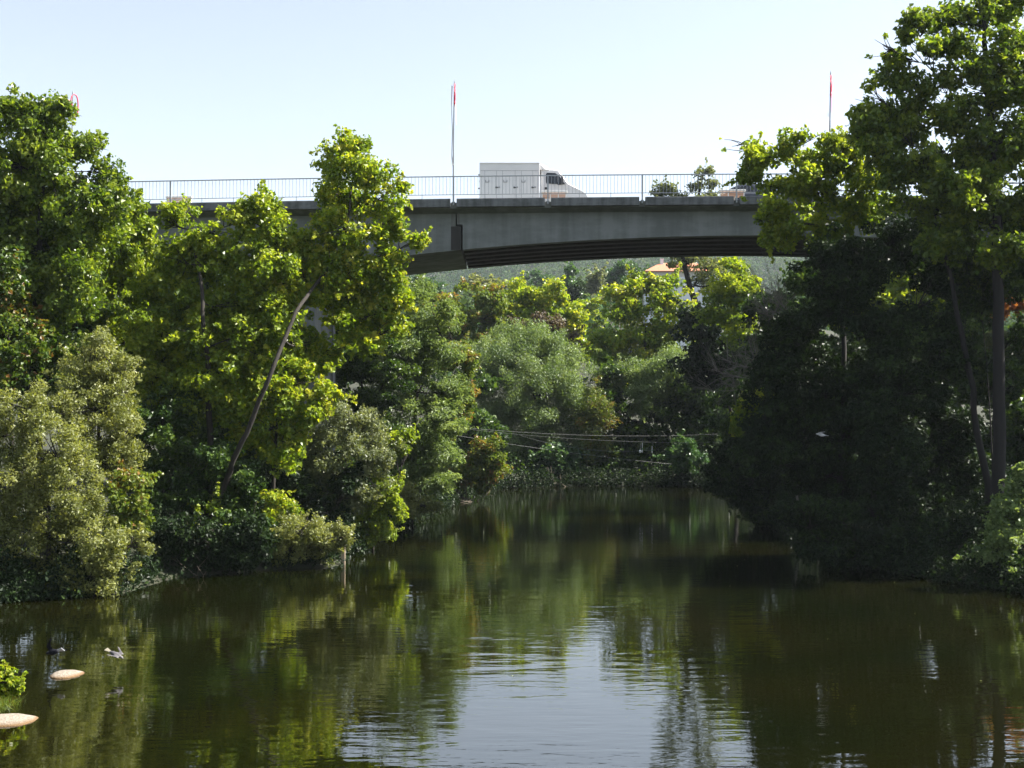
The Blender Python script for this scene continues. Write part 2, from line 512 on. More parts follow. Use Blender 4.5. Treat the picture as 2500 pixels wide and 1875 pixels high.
def tree(name, label, cat, D, lobes, habit, leaf, base, trunk=None, tr=.16, bark=None, dens=1.0, lscale=1.0, spray=1.0,
         depth=1.0, group=None, twigs=True, seed=None, under=1.0, limb=.30, jit=.5, rcs=1.0, sat=3, gaps=.6):
    """a tree or shrub. lobes: (px, py, rx, ry[, dD]) in photo pixels at distance D; base: (px[, dD]); trunk: [(px, py[, dD])...]"""
    rng = np.random.default_rng(seed if seed is not None else (abs(hash_name(label)) % 100000))
    s = D / F
    bx = (base[0] - CX) * s; by = D + (base[1] if len(base) > 1 else 0)
    bz = float(ground_h(np.array([bx]), np.array([by]))[0])
    bz = max(bz, -.3) - .05
    root = empty(name, (bx, by, bz), label, cat, group)
    o = np.array([bx, by, bz])
    L = []
    for q in lobes:
        dd = q[4] if len(q) > 4 else rng.uniform(-jit, jit) * (q[2] + q[3]) / 2 * s
        c = P(q[0], q[1], D + dd)
        s2 = (D + dd) / F
        c[0] = (q[0] - CX) * s2; c[2] = HC + (HZ - q[1]) * s2
        m = .5 * (q[2] + q[3])
        L.append((c - o, np.array([q[2], m * 1.05 * depth, q[3]]) * s2))
    # break each mass of foliage into a body and smaller boughs around it
    L2 = []
    SATS[0] = sat
    for c, r in L:
        L2.append((c, r * .86))
        for k in range(sat):
            d = sphere_dirs(1, rng)[0] * [1, 1, .9] + [0, 0, .12]
            L2.append((c + d * r * rng.uniform(.62, .9), r * rng.uniform(.30, .5)))
    V, Fc, tint, twig = make_crown(L2, habit, rng, dens * .9, lscale, spray, under, rcs, gaps)
    NLEAF[0] += len(Fc)
    np_mesh('crown', V, Fc, leaf, root, attrs={'tint': tint})
    mb = MB()
    paths = []
    if trunk:
        pts = [np.zeros(3)]
        for q in trunk:
            Dq = D + (q[2] if len(q) > 2 else 0)
            pts.append(P(q[0], q[1], Dq) - o)
        pts = np.array(pts)
        # resample with slight wander
        fine = []
        for i in range(len(pts) - 1):
            for t in np.linspace(0, 1, 5)[:-1]:
                fine.append(pts[i] * (1 - t) + pts[i + 1] * t + rng.normal(size=3) * .03 * (i + t > 0))
        fine.append(pts[-1])
        fine = np.array(fine)
        rad = tr * np.linspace(1.25, .32, len(fine)); rad[0] *= 1.35
        mb.tube(fine, rad, 8)
    else:
        top = np.mean([c for c, r in L], 0)
        fine = bezier(np.zeros(3), np.array([0, 0, .5 * top[2]]), top, 7)
        rad = tr * np.linspace(1.2, .4, 7)
        mb.tube(fine, rad, 7)
    # limbs fork: every bough grows from the stem or from a bough that already has its limb
    nodes = [(fine[k], rad[k] * .7, .35) for k in range(len(fine) // 3, len(fine))]
    order = np.argsort([np.min(np.linalg.norm(fine - c, axis=1)) for c, r in L])
    for li in order:
        c, r = L[li]
        best, bc = None, 1e9
        for q, qr, pen in nodes:
            v = c - q
            dist = np.linalg.norm(v)
            if dist < .15:
                continue
            cost = dist * (1.0 + max(0, -v[2] / dist) * 1.3) + pen
            if cost < bc:
                best, bc = (q, qr), cost
        a, ar = best
        end = c + np.array([0, 0, .15 * r[2]])
        ln_ = np.linalg.norm(end - a)
        mid = .5 * (a + end) + np.array([0, 0, -.08 * ln_]) + rng.normal(size=3) * .13 * ln_
        p = bezier(a, mid, end, 6)
        r0_ = max(.018, min(ar, limb * tr))
        r1_ = max(.012, r0_ * .45)
        mb.tube(p, np.linspace(r0_, r1_, 6), 5)
        nodes.append((p[-1], r1_, .5)); nodes.append((p[3], (r0_ + r1_) / 2, .5))
        if twigs:
            for lj, q in twig:
                if lj == li:
                    kk = rng.integers(2, 6)
                    mb.tube(bezier(p[kk], .5 * (p[kk] + q) + rng.normal(size=3) * .08, q, 4), [.02 + .03 * tr, .016, .012, .007], 4)
    mb.build('trunk', bark or BARK, root, smooth=True)
    return root


def hash_name(s):
    h = 0
    for ch in s:
        h = (h * 131 + ord(ch)) % 1000003
    return h


# ---------------------------------------------------------------- bridge
CONC = mat('weathered_concrete', (.235, .245, .235), .9, noise=(.155, .165, .155), bump=.25, scale=(.5, .5, 1.6), detail=9, streak=(1.7, 1.7, .16))
CONC_DARK = mat('stain_and_shade_concrete', (.05, .047, .043), .92, noise=(.026, .024, .021), bump=.25, scale=(2.2, 2.2, .5), detail=8)  # joint staining, and shade put into the colour of the inner beams
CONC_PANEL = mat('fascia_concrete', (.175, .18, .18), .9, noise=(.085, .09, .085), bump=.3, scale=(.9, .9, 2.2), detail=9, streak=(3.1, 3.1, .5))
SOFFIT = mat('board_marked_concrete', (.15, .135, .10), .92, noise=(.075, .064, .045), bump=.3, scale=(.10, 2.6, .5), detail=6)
ASPH = mat('asphalt', (.06, .06, .06), .9, noise=(.04, .04, .04), scale=3)
GALV = mat('painted_rail', (.42, .44, .46), .5, noise=(.33, .34, .35), scale=4, metal=.2)
STEEL = mat('pole_steel', (.23, .24, .26), .5, metal=.4)
DARK = mat('rubber_black', (.018, .018, .02), .7)


def crown_z(x):
    return .0106 * x - .00025 * x * x


def soffit(x):
    x = np.asarray(x, float)
    c = 12.4 - 42.8 * np.round((12.4 - x) / 42.8)
    return 14.88 - .0032 * (x - c) ** 2


bridge = empty('road_bridge', (0, 64.5, 0), 'grey concrete road bridge arching across the river between the trees', 'bridge')
BO = np.array([0, 64.5, 0])
XL, XR = -76.0, 92.0
# deck slab with its cantilevered edges
mb = MB()
rings = []
for x in np.arange(XL, XR + .1, 1.5):
    k = crown_z(x)
    sec = [(60.26, 16.14), (60.86, 15.98), (68.74, 15.98), (69.9, 16.14), (69.9, 16.44), (68.2, 16.45), (68.2, 16.31), (62.4, 16.31), (62.4, 16.45), (60.26, 16.44)]
    rings.append([(x, y, z + k) for y, z in sec])
mb.loft(rings)
mb.build('deck', CONC, bridge, origin=BO)
mb = MB()
mb.loft([[(x, 62.42, 16.314 + crown_z(x)), (x, 68.18, 16.314 + crown_z(x)), (x, 68.18, 16.322 + crown_z(x)), (x, 62.42, 16.322 + crown_z(x))] for x in np.arange(XL, XR, 1.5)])
mb.build('carriageway', ASPH, bridge, origin=BO)
# girders: solid cantilever arms either side, a lighter span of parallel beams hung between them
JX = -2.79


def top_z(x):
    return 15.99 + crown_z(x)


def prof(xs, head=(), tail=()):
    return list(head) + [(x, float(soffit(x))) for x in xs] + list(tail)


def girder(poly_xs_bottom, x0, x1, notch0=None, notch1=None):
    bot = [(x, float(soffit(x))) for x in np.linspace(x0, x1, 40)]
    topx = np.linspace(x1 if not notch1 else notch1, x0 if not notch0 else notch0, 30)
    top = [(x, top_z(x)) for x in topx]
    mid = []
    if notch1:
        mid = [(x1, 15.33), (notch1, 15.33)]
    end = []
    if notch0:
        end = [(notch0, 15.42), (x0, 15.42)]
    return bot + mid + top + end


mb = MB(); mb.prism(girder(0, XL, -2.53, notch1=JX), 60.8, 68.8); mb.build('cantilever_arm', [CONC, SOFFIT], bridge, origin=BO)
mb = MB(); mb.prism(girder(0, 27.4, XR), 60.8, 68.8); mb.build('cantilever_arm', [CONC, SOFFIT], bridge, origin=BO)
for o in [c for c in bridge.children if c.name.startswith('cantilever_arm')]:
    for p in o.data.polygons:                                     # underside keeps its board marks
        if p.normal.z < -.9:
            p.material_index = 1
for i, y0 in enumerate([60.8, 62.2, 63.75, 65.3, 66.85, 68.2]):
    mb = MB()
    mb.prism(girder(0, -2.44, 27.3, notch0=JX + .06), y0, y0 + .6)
    mb.build('suspended_beam', CONC if i == 0 else CONC_DARK, bridge, origin=BO)  # inner beams coloured dark to stand for shade under the deck
# stained half joint: weathered patch proud of the face
mb = MB()
mb.box(-3.02, -2.535, 60.792, 60.8, float(soffit(-2.8)) + .012, 15.325)
mb.build('joint_stain', CONC_DARK, bridge, origin=BO)
mb = MB()
mb.box(-3.0, -2.80, 60.793, 60.8, 15.33, top_z(-2.9) - .01)
mb.box(-2.72, -2.60, 60.793, 60.8, 15.43, top_z(-2.9) - .01)
mb.build('joint_stain', mat('joint_grime', (.19, .19, .18), .9, noise=(.09, .09, .08), scale=(3, 3, .6)), bridge, origin=BO)
for x in (-10.35, 34.5):
    mb = MB()
    gz = float(ground_h(x, 64.0)) - 1
    mb.prism([(x - .5, gz), (x + .5, gz), (x + .5, float(soffit(x)) + .05), (x - .5, float(soffit(x)) + .05)], 61.6, 68.7)
    mb.build('pier', CONC, bridge, origin=BO, bevel=.06)
mb = MB(); mb.tube([(-9.72, 66.8, gz), (-9.72, 66.8, float(soffit(-9.7)) + .02)], .085, 8)
for z in (5, 7.5, 9.0, 11.5):
    mb.box(-9.85, -9.64, 66.68, 66.92, z, z + .09)
mb.build('drainpipe', STEEL, bridge, origin=BO)
# precast edge panels with a slot at every railing post
PX0, PSP = -2.86, 4.615
posts = [PX0 + PSP * k for k in range(-9, 11)]
for a, b in zip(posts[:-1], posts[1:]):
    mb = MB()
    x0, x1 = a + .15, b - .15
    k0, k1 = crown_z(x0), crown_z(x1)
    r0 = [(60.0, 16.19), (60.24, 16.19), (60.24, 16.60), (60.05, 16.61), (60.0, 16.56)]
    mb.loft([[(x0, y, z + k0) for y, z in r0], [(x1, y, z + k1) for y, z in r0]])
    mb.build('edge_panel', CONC_PANEL, bridge, origin=BO, bevel=.012)

# railing: a thing of its own bolted to the edge
rail = empty('bridge_railing', (posts[0], 60.1, 16.4), 'long pale metal railing with thin upright bars along the bridge edge', 'railing')
RO = np.array([posts[0], 60.1, 16.4])
xs = np.arange(posts[0], posts[-1] + .01, PSP / 2)
mb = MB(); mb.loft([[(x, 60.1 + dy, 17.69 + dz + crown_z(x)) for dy, dz in ((-.032, -.022), (.032, -.022), (.032, .022), (-.032, .022))] for x in xs]); mb.build('handrail', GALV, rail, origin=RO)
mb = MB(); mb.loft([[(x, 60.1 + dy, 16.80 + dz + crown_z(x)) for dy, dz in ((-.018, -.014), (.018, -.014), (.018, .014), (-.018, .014))] for x in xs]); mb.build('bottom_rail', GALV, rail, origin=RO)
for x in posts:
    k = crown_z(x)
    mb = MB(); mb.box(x - .035, x + .035, 60.06, 60.14, 16.30 + k, 17.668 + k); mb.box(x - .075, x + .075, 60.03, 60.17, 16.42 + k, 16.45 + k)
    mb.build('rail_post', GALV, rail, origin=RO)
mb = MB()
for a in posts[:-1]:
    for i in range(1, 27):
        x = a + i * PSP / 27; k = crown_z(x)
        mb.box(x - .008, x + .008, 60.092, 60.108, 16.814 + k, 17.668 + k)
    for i in (9, 18):
        x = a + i * PSP / 27; k = crown_z(x)
        mb.box(x - .012, x + .012, 60.088, 60.112, 16.45 + k, 16.786 + k)
b_ = mb.build('balusters', GALV, rail, origin=RO); b_['kind'] = 'stuff'

# festival masts with red loops and hanging banners
RED = mat('festoon_red', (.62, .035, .07), .45)
PINK = mat('banner_pink', (.68, .16, .26), .6)
WHITE = mat('banner_white', (.78, .77, .76), .7, noise=(.70, .69, .68), scale=3)
INK = mat('banner_ink', (.04, .04, .06), .7)


def mast(px, top, label, loops, ban, yaw):
    x = (px - CX) * 60.3 / F
    z0 = 16.44 + crown_z(x)
    zt = HC + (HZ - top) * 60.3 / F
    H = zt - z0
    r = empty('festival_mast', (x, 60.34, z0), label, 'mast', 'decorated masts along the bridge railing', rz=yaw)
    lean = -.006 * H
    mb = MB(); mb.tube([(0, 0, 0), (0, 0, H * .5), (.05, 0, H)], [.045, .036, .026], 8); mb.box(-.1, .1, -.1, .1, -.02, .02)
    mb.build('pole', STEEL, r)
    mb = MB(); mb.tube([(.05, 0, H), (.05, 0, H + .12)], [.03, .004], 6); mb.build('finial', STEEL, r)
    # red tube loops in the plane across the bridge
    def loop(cy_, cz, ry, rz, a0=0, a1=2 * math.pi, n=28):
        return [(.06 + .02 * math.sin(3 * a), cy_ + ry * math.sin(a), cz + rz * math.cos(a)) for a in np.linspace(a0, a1, n)]
    if loops:
        mb = MB()
        mb.tube(loop(.10, H - .62, .24, .55)[:-1], .03, 6, closed=True)
        mb.tube(loop(-.28, H - .78, .24, .34)[:-1], .03, 6, closed=True)
        mb.tube(loop(-.20, H - .90, .14, .22)[:-1], .03, 6, closed=True)
        mb.build('red_loop', RED, r, smooth=True)
    if ban:
        z1, z2, zt2 = ban
        mb = MB()
        rows = np.linspace(H - z1, H - z2, 12)
        rg = [[(.10 + .03 * math.sin(2.2 * z) + e, y, z) for y, e in ((.0, 0), (.62, .03), (.62, .042), (.0, .012))] for z in rows]
        mb.loft(rg)
        mb.build('banner', PINK if zt2 else WHITE, r)
        if zt2:
            mb = MB()
            rows = np.linspace(H - z2 - .02, H - zt2, 10)
            mb.loft([[(-.10 + .02 * math.sin(2 * z) + e, y, z) for y, e in ((.0, 0), (.5, .02), (.5, .032), (.0, .012))] for z in rows])
            for i, z in enumerate(np.linspace(H - z2 - .5, H - zt2 + .7, 11)):
                w = (.14, .10, .16, .12)[i % 4]
                mb.box(.0, .035, -.10 - w * .4, -.10 + w * .6, z - .045, z + .05, 1)
            mb.build('lettered_banner', [WHITE, INK], r)
        else:
            mb = MB(); mb.tube([(-.07, 0, H - .2), (-.10, 0, H - 1.2), (-.05, .02, H - 2.4), (-.09, 0, H - 3.6), (-.03, 0, H - 4.1)], [.035, .02, .025, .02, .05], 6)
            mb.build('hanging_rope', WHITE, r)
    return r


mast(175, 226, 'festival mast with open red loops showing above the treetop on the left bank', True, None, -.5)
mast(1107, 199, 'tall thin festival mast with a narrow red and white banner left of the white truck', True, (.9, 2.0, None), .05)
mast(2026, 178, 'festival mast with pink streamer over a white lettered strip above the right bank trees', True, (.4, 1.9, 4.3), -.25)

# ---------------------------------------------------------------- benches on the pavement
BR = mat('bench_wood', (.70, .42, .29), .6, noise=(.58, .32, .20), scale=(3, 3, 14))
BW = mat('bench_pale', (.82, .80, .77), .6)


def make_bench(x, label):
    z = 16.45 + crown_z(x)
    b = empty('park_bench', (x, 61.15, z), label, 'bench', 'benches on the bridge pavement')
    mb = MB()
    for i in range(5):
        mb.box(-.60, .60, .0 + .095 * i, 0.08 + .095 * i, .36, .39)
    mb.build('seat', BR, b, bevel=.004)
    mb = MB()
    for i in range(3):
        mb.box(-.60, .60, -.05 - .02 * i, -.018 - .02 * i, 0.345 + .075 * i, .405 + .075 * i)
    mb.build('backrest', BR, b)
    mb = MB(); mb.box(-.66, .66, -.13, .02, .575, .665); mb.build('top_rail', BW, b, bevel=.012)  # pale colour on the rail imitates sun catching the top
    for sx in (-.60, -.2, .2, .58):
        mb = MB(); mb.box(sx - .025, sx + .025, -.09, -.02, .0, .575); mb.box(sx - .025, sx + .025, -.02, .46, 0.325, .36); mb.box(sx - .025, sx + .025, .42, .46, .0, .325)
        mb.build('leg', BW, b)
    return b


make_bench(2.10, 'slatted brown bench with top rail coloured sunlit white in front of the truck cab')
make_bench(10.95, 'slatted brown bench with top rail coloured sunlit white in front of the dark car')
bench3 = make_bench(-16.55, 'slatted brown bench with top rail coloured sunlit white beside the left bank treetops')

# ---------------------------------------------------------------- white delivery truck
TW = mat('truck_white', (.74, .735, .735), .35, noise=(.68, .67, .665), scale=.7)
TS = mat('truck_seam', (.30, .30, .31), .6)
GLASS = mat('window_glass', (.012, .014, .016), .06, spec=.7)
WIND = mat('windscreen_glass', (.10, .12, .13), .05, spec=.9)
TRIM = mat('black_trim', (.03, .03, .032), .6)
LAMP = mat('lamp_lens', (.7, .72, .74), .1, spec=.8)
TAIL = mat('tail_lens', (.35, .02, .02), .2)
TX, TY = -1.66, 63.75
tz = 16.325 + crown_z(.6)
tr_ = empty('delivery_truck', (TX, TY, tz), 'white box delivery truck driving right across the bridge', 'truck')
# x forward, from the rear of the box; half widths
mb = MB(); mb.box(0, 3.08, -1.02, 1.02, .62, 2.52); mb.build('cargo_box', TW, tr_, bevel=.02)
mb = MB()
mb.box(0, 3.08, -1.05, -1.0235, 2.49, 2.535); mb.box(0, 3.08, 1.0235, 1.05, 2.49, 2.535); mb.box(.02, 3.06, -1.06, 1.06, 2.523, 2.555)
mb.build('roof_edge', TW, tr_, bevel=.01)
for s in (-1, 1):
    mb = MB()
    y0, y1 = (-1.0305, -1.0205) if s < 0 else (1.0205, 1.0305)
    mb.box(.06, 3.0, y0, y1, 2.13, 2.146)
    for x in (.27, .87, 1.18, 1.82, 2.14, 2.72):
        mb.box(x - .006, x + .006, y0, y1, .70, 2.128)
    mb.box(.06, 3.0, y0, y1, .685, .698)
    mb.build('panel_seam', TS, tr_)
for x in (.30, 1.22, 2.14):
    mb = MB()
    mb.box(x, x + .20, -1.043, -1.0225, 1.54, 1.57); mb.box(x, x + .03, -1.043, -1.0225, 1.57, 1.66); mb.box(x + .17, x + .20, -1.043, -1.0225, 1.57, 1.66)
    mb.build('door_hinge', TS, tr_)
    mb = MB()
    mb.box(x + .52, x + .58, -1.05, -1.0225, 1.24, 1.32); mb.box(x + .66, x + .74, -1.05, -1.0225, 1.28, 1.31); mb.cyl((x + .62, -1.03, 1.28), (0, 1, 0), .03, .03, 10)
    mb.build('door_latch', TRIM, tr_)
for z in (1.25, 1.95):
    for y in (-.9, .9):
        mb = MB(); mb.box(-.06, -.003, y - .04, y + .04, z - .03, z + .03); mb.build('rear_hinge', TRIM, tr_)
# wind deflector and cab, lofted from side outlines
mb = MB(); mb.loft([[(3.09, -.95, 2.2), (3.09, .95, 2.2), (3.09, .95, 2.50), (3.09, -.95, 2.50)], [(3.35, -.92, 2.2), (3.35, .92, 2.2), (3.35, .88, 2.42), (3.35, -.88, 2.42)], [(3.62, -.85, 2.2), (3.62, .85, 2.2), (3.62, .8, 2.24), (3.62, -.8, 2.24)]])
mb.build('wind_deflector', TW, tr_, bevel=.02)
cab = [(3.14, .50), (3.14, 2.20), (3.30, 2.26), (3.75, 2.25), (4.0, 2.20), (4.58, 1.50), (5.20, 1.14), (5.47, .95), (5.56, .78), (5.58, .40), (5.30, .34), (5.14, .34), (5.10, .52), (4.98, .70), (4.74, .80), (4.48, .70), (4.36, .52), (4.32, .36), (3.3, .36)]
mb = MB()
ys = [(-.98, .0), (-.94, .03), (.94, .03), (.98, .0)]
n = len(cab)
rows = []
for y, g_ in ((-.985, .05), (-.93, 0), (.93, 0), (.985, .05)):
    ctr = (4.3, 1.2)
    row = []
    for x, z in cab:
        ins = .14 * max(0, z - 1.25)
        yy = y * (1 - ins)
        row.append((x - g_ * np.sign(x - ctr[0]) * (.6 if z > 1 else .3), yy, z - (g_ if z > 1.2 else 0)))
    rows.append(row)
mb.loft(rows)
mb.build('cab', TW, tr_, smooth=False)


def ycab(z, e):
    return .985 * (1 - .14 * max(0, z - 1.25)) + e


for s in (-1, 1):
    mb = MB()
    win = [(3.42, 1.50), (3.40, 1.58), (3.40, 2.0), (3.46, 2.06), (3.86, 2.05), (4.05, 1.92), (4.18, 1.74), (4.38, 1.46), (4.02, 1.42), (3.95, 1.47)]
    V = [(x, s * ycab(z, .004), z) for x, z in win] + [(x, s * ycab(z, -.02), z) for x, z in win]
    k = len(win)
    mb.add(V, [list(range(k)), list(range(2 * k - 1, k - 1, -1))] + [[i, (i + 1) % k, k + (i + 1) % k, k + i] for i in range(k)])
    sw = mb.build('side_window', GLASS, tr_)
    mb = MB(); mb.tube([(3.32, s * ycab(2.12, .0), 2.1), (3.32, s * ycab(1.3, 0), 1.3), (3.34, s * ycab(.6, 0), .6), (4.2, s * ycab(.55, 0), .55), (4.45, s * ycab(1.2, 0), 1.2), (4.42, s * ycab(1.44, 0), 1.44)], .006, 4)
    mb.box(3.99, 4.01, s * ycab(1.7, .012) - .012, s * ycab(1.7, .012) + .002, 1.43, 1.92)
    mb.build('door_seam', TS, tr_)
    mb = MB(); mb.box(3.33, 3.46, s * ycab(1.2, .012) - .012, s * ycab(1.2, .012) + .012, 1.18, 1.30); mb.build('door_handle', TRIM, tr_)
    mb = MB(); mb.box(4.18, 4.28, s * 1.0 - .02, s * 1.0 + .02, 1.44, 1.50); mb.box(4.16, 4.27, s * 1.14 - .10, s * 1.14 + .10, 1.46, 1.82)
    mb.build('wing_mirror', TRIM, tr_, bevel=.02)
    mb = MB(); mb.loft([[(5.05, s * .90, 1.12), (5.05, s * .955, 1.08), (5.05, s * .955, .92), (5.05, s * .90, .92)], [(5.40, s * .70, 1.0), (5.46, s * .80, .94), (5.48, s * .80, .82), (5.44, s * .70, .84)]])
    mb.build('headlight', LAMP, tr_)
mb = MB()
wsc = [(4.03, 2.16), (4.56, 1.53)]
mb.add([(wsc[0][0] + .02, -.74, wsc[0][1]), (wsc[0][0] + .02, .74, wsc[0][1]), (wsc[1][0] + .02, .82, wsc[1][1]), (wsc[1][0] + .02, -.82, wsc[1][1]),
        (wsc[0][0] - .02, -.74, wsc[0][1] - .02), (wsc[0][0] - .02, .74, wsc[0][1] - .02), (wsc[1][0] - .02, .82, wsc[1][1] - .02), (wsc[1][0] - .02, -.82, wsc[1][1] - .02)],
       [(0, 1, 2, 3), (7, 6, 5, 4), (0, 4, 5, 1), (1, 5, 6, 2), (2, 6, 7, 3), (3, 7, 4, 0)])
mb.build('windscreen', WIND, tr_)
mb = MB(); mb.tube([(4.60, -.3, 1.53), (4.66, .1, 1.50), (4.62, .35, 1.56)], .014, 4); mb.build('wiper', TRIM, tr_)
mb = MB(); mb.box(.05, 4.3, -.45, .45, .45, .60); mb.box(-.06, .04, -1.0, 1.0, .45, .60); mb.build('chassis', TRIM, tr_)
mb = MB(); mb.box(5.40, 5.64, -.92, .92, .36, .58); mb.build('bumper', TRIM, tr_, bevel=.04)


def wheel(parent, x, y, r, w):
    mb = MB(); mb.cyl((x, y, r), (0, 1, 0), r, w, 24)
    t = mb.build('wheel', DARK, parent, bevel=.03)
    mb = MB(); mb.cyl((x, y, r), (0, 1, 0), r * .6, w + .016, 18)
    mb.build('rim', STEEL, t)


for x in (1.15, 4.73):
    for y in (-.86, .86):
        wheel(tr_, x, y, .34, .22)

# ---------------------------------------------------------------- dark car
CP = mat('car_paint_dark', (.035, .04, .055), .25, spec=.6)
cx0 = 10.75
cz = 16.325 + crown_z(cx0 + 2)
car = empty('parked_car', (cx0, 63.7, cz), 'dark rounded car behind the bench at the right bank trees', 'car')
car.name = 'dark_car'
lower = [(.0, .30), (.02, .62), (.10, .88), (.45, .96), (1.0, .98), (2.6, .97), (3.1, .92), (3.95, .78), (4.12, .58), (4.15, .32)]
sect = []
for x, ztop in ((0.0, .75), (.15, .90), (.6, .97), (1.4, .98), (2.6, .97), (3.2, .90), (3.9, .76), (4.15, .55)):
    w = .86 if .5 < x < 3.6 else .74
    sect.append([(x, -w * .9, .28), (x, w * .9, .28), (x, w, .5), (x, w * .97, ztop - .08), (x, w * .85, ztop), (x, -w * .85, ztop), (x, -w * .97, ztop - .08), (x, -w, .5)])
mb = MB(); mb.loft(sect); mb.build('body', CP, car, smooth=False, bevel=.02)
mb = MB()
rows = []
for x, zt, w in ((.22, .94, .72), (.55, 1.26, .66), (.95, 1.43, .62), (1.5, 1.47, .62), (2.1, 1.44, .62), (2.5, 1.32, .64), (3.12, .93, .74)):
    rows.append([(x, -w - .06 * (zt > 1), .93), (x, w + .06 * (zt > 1), .93), (x, w, zt - .03), (x, w * .8, zt), (x, -w * .8, zt), (x, -w, zt - .03)])
mb.loft(rows); mb.build('roof', CP, car, smooth=True)
for s in (-1, 1):
    for nm, win in (('side_window', [(.75, .99), (.95, 1.30), (1.42, 1.36), (1.42, .99)]), ('side_window', [(1.5, .99), (1.5, 1.36), (2.05, 1.33), (2.62, .99)])):
        V = [(x, s * (.715 - .14 * max(0, z - .99)), z) for x, z in win] + [(x, s * (.66 - .14 * max(0, z - .99)), z) for x, z in win]
        mb = MB(); mb.add(V, [[0, 1, 2, 3], [7, 6, 5, 4], [0, 4, 5, 1], [1, 5, 6, 2], [2, 6, 7, 3], [3, 7, 4, 0]])
        mb.build(nm, GLASS, car)
    mb = MB(); mb.box(-.01, .14, s * .62 - .12, s * .62 + .12, .66, .82); mb.build('tail_light', TAIL, car, bevel=.02)
    mb = MB(); mb.box(3.98, 4.14, s * .58 - .14, s * .58 + .14, .56, .70); mb.build('headlight', LAMP, car, bevel=.02)
    mb = MB(); mb.box(2.45, 2.58, s * .88 - .09, s * .88 + .09, .98, 1.10); mb.build('wing_mirror', CP, car, bevel=.02)
mb = MB(); mb.add([(.20, -.62, .97), (.20, .62, .97), (.52, .56, 1.25), (.52, -.56, 1.25), (.26, -.62, .95), (.26, .62, .95), (.58, .56, 1.23), (.58, -.56, 1.23)], [(0, 1, 2, 3), (7, 6, 5, 4), (0, 4, 5, 1), (1, 5, 6, 2), (2, 6, 7, 3), (3, 7, 4, 0)])
mb.build('rear_window', WIND, car)
for x in (.75, 3.3):
    for y in (-.76, .76):
        wheel(car, x, y, .31, .19)
# ---------------------------------------------------------------- trees and shrubs (photo pixels at the plant's own distance)
# left bank
tree('broadleaf_tree', 'tall dense dark green tree below the red looped mast at the left edge', 'tree', 49,
     [(105, 270, 40, 45), (160, 282, 26, 30), (40, 300, 60, 60), (120, 340, 85, 70), (215, 365, 50, 45), (20, 400, 80, 80), (170, 430, 95, 75), (265, 425, 45, 35),
      (80, 500, 110, 90), (215, 520, 95, 80), (300, 470, 35, 30), (10, 600, 110, 100), (150, 620, 120, 90), (60, 720, 110, 90), (190, 720, 100, 80), (20, 840, 90, 90), (130, 820, 90, 70),
      (90, 420, 110, 100, 2.5), (140, 600, 130, 120, 3.0), (-110, 420, 90, 120, 1), (-110, 640, 100, 130, 1)],
     'broad', LM['oak'], (84, 1.0), [(84, 1000), (84, 850), (95, 600), (110, 380)], tr=.22, bark=BARK_DARK, spray=1.4)
tree('broadleaf_tree', 'rounded lime green tree between the dark left edge tree and the bridge end', 'tree', 53,
     [(330, 530, 48, 50), (290, 600, 70, 70), (345, 610, 40, 60), (300, 700, 70, 70), (250, 560, 50, 50), (340, 690, 40, 50), (290, 800, 80, 80)],
     'broad', LM['plane'], (300,), [(300, 900), (305, 650)], tr=.14)
tree('riverside_tree', 'fine leaved olive green tree behind the broad olive shrub on the left bank', 'tree', 44,
     [(255, 880, 75, 65), (190, 930, 80, 80), (290, 960, 65, 85), (230, 1010, 100, 100), (310, 1050, 55, 70), (150, 1020, 90, 90), (280, 1130, 70, 70), (220, 1120, 90, 80)],
     'fine', LM['olive'], (230, .5), tr=.12, spray=1.6, gaps=.8)
tree('riverside_shrub', 'broad fine leaved olive shrub overhanging the water at the left edge', 'shrub', 41.2,
     [(70, 1010, 75, 70), (20, 1080, 90, 90), (130, 1100, 90, 85), (60, 1190, 110, 100), (180, 1200, 85, 90), (-40, 1240, 90, 110), (120, 1310, 110, 90), (215, 1310, 75, 90),
      (230, 1410, 60, 50, -.4), (140, 1420, 85, 45, -.5), (290, 1370, 50, 60, -.2), (20, 1400, 55, 55), (-60, 1390, 70, 70), (330, 1330, 30, 40)],
     'fine', LM['olive'], (110, .3), tr=.1, spray=1.5, depth=.9, gaps=.8)
tree('riverside_shrub', 'small rusty leaved branchy shrub poking out of the olive shrub', 'shrub', 43,
     [(330, 1165, 40, 30), (300, 1215, 40, 40), (340, 1250, 30, 35), (310, 1300, 40, 40)], 'lush', LM['hazel'], (300,), tr=.05)
tree('broadleaf_tree', 'rusty leaved green tree at the left edge above the olive shrub', 'tree', 46.5,
     [(15, 700, 50, 60), (40, 790, 60, 60), (0, 860, 70, 60), (70, 860, 40, 50), (-40, 760, 60, 90), (50, 930, 50, 40)], 'broad', LM['rusty'], (10, .8), tr=.1)
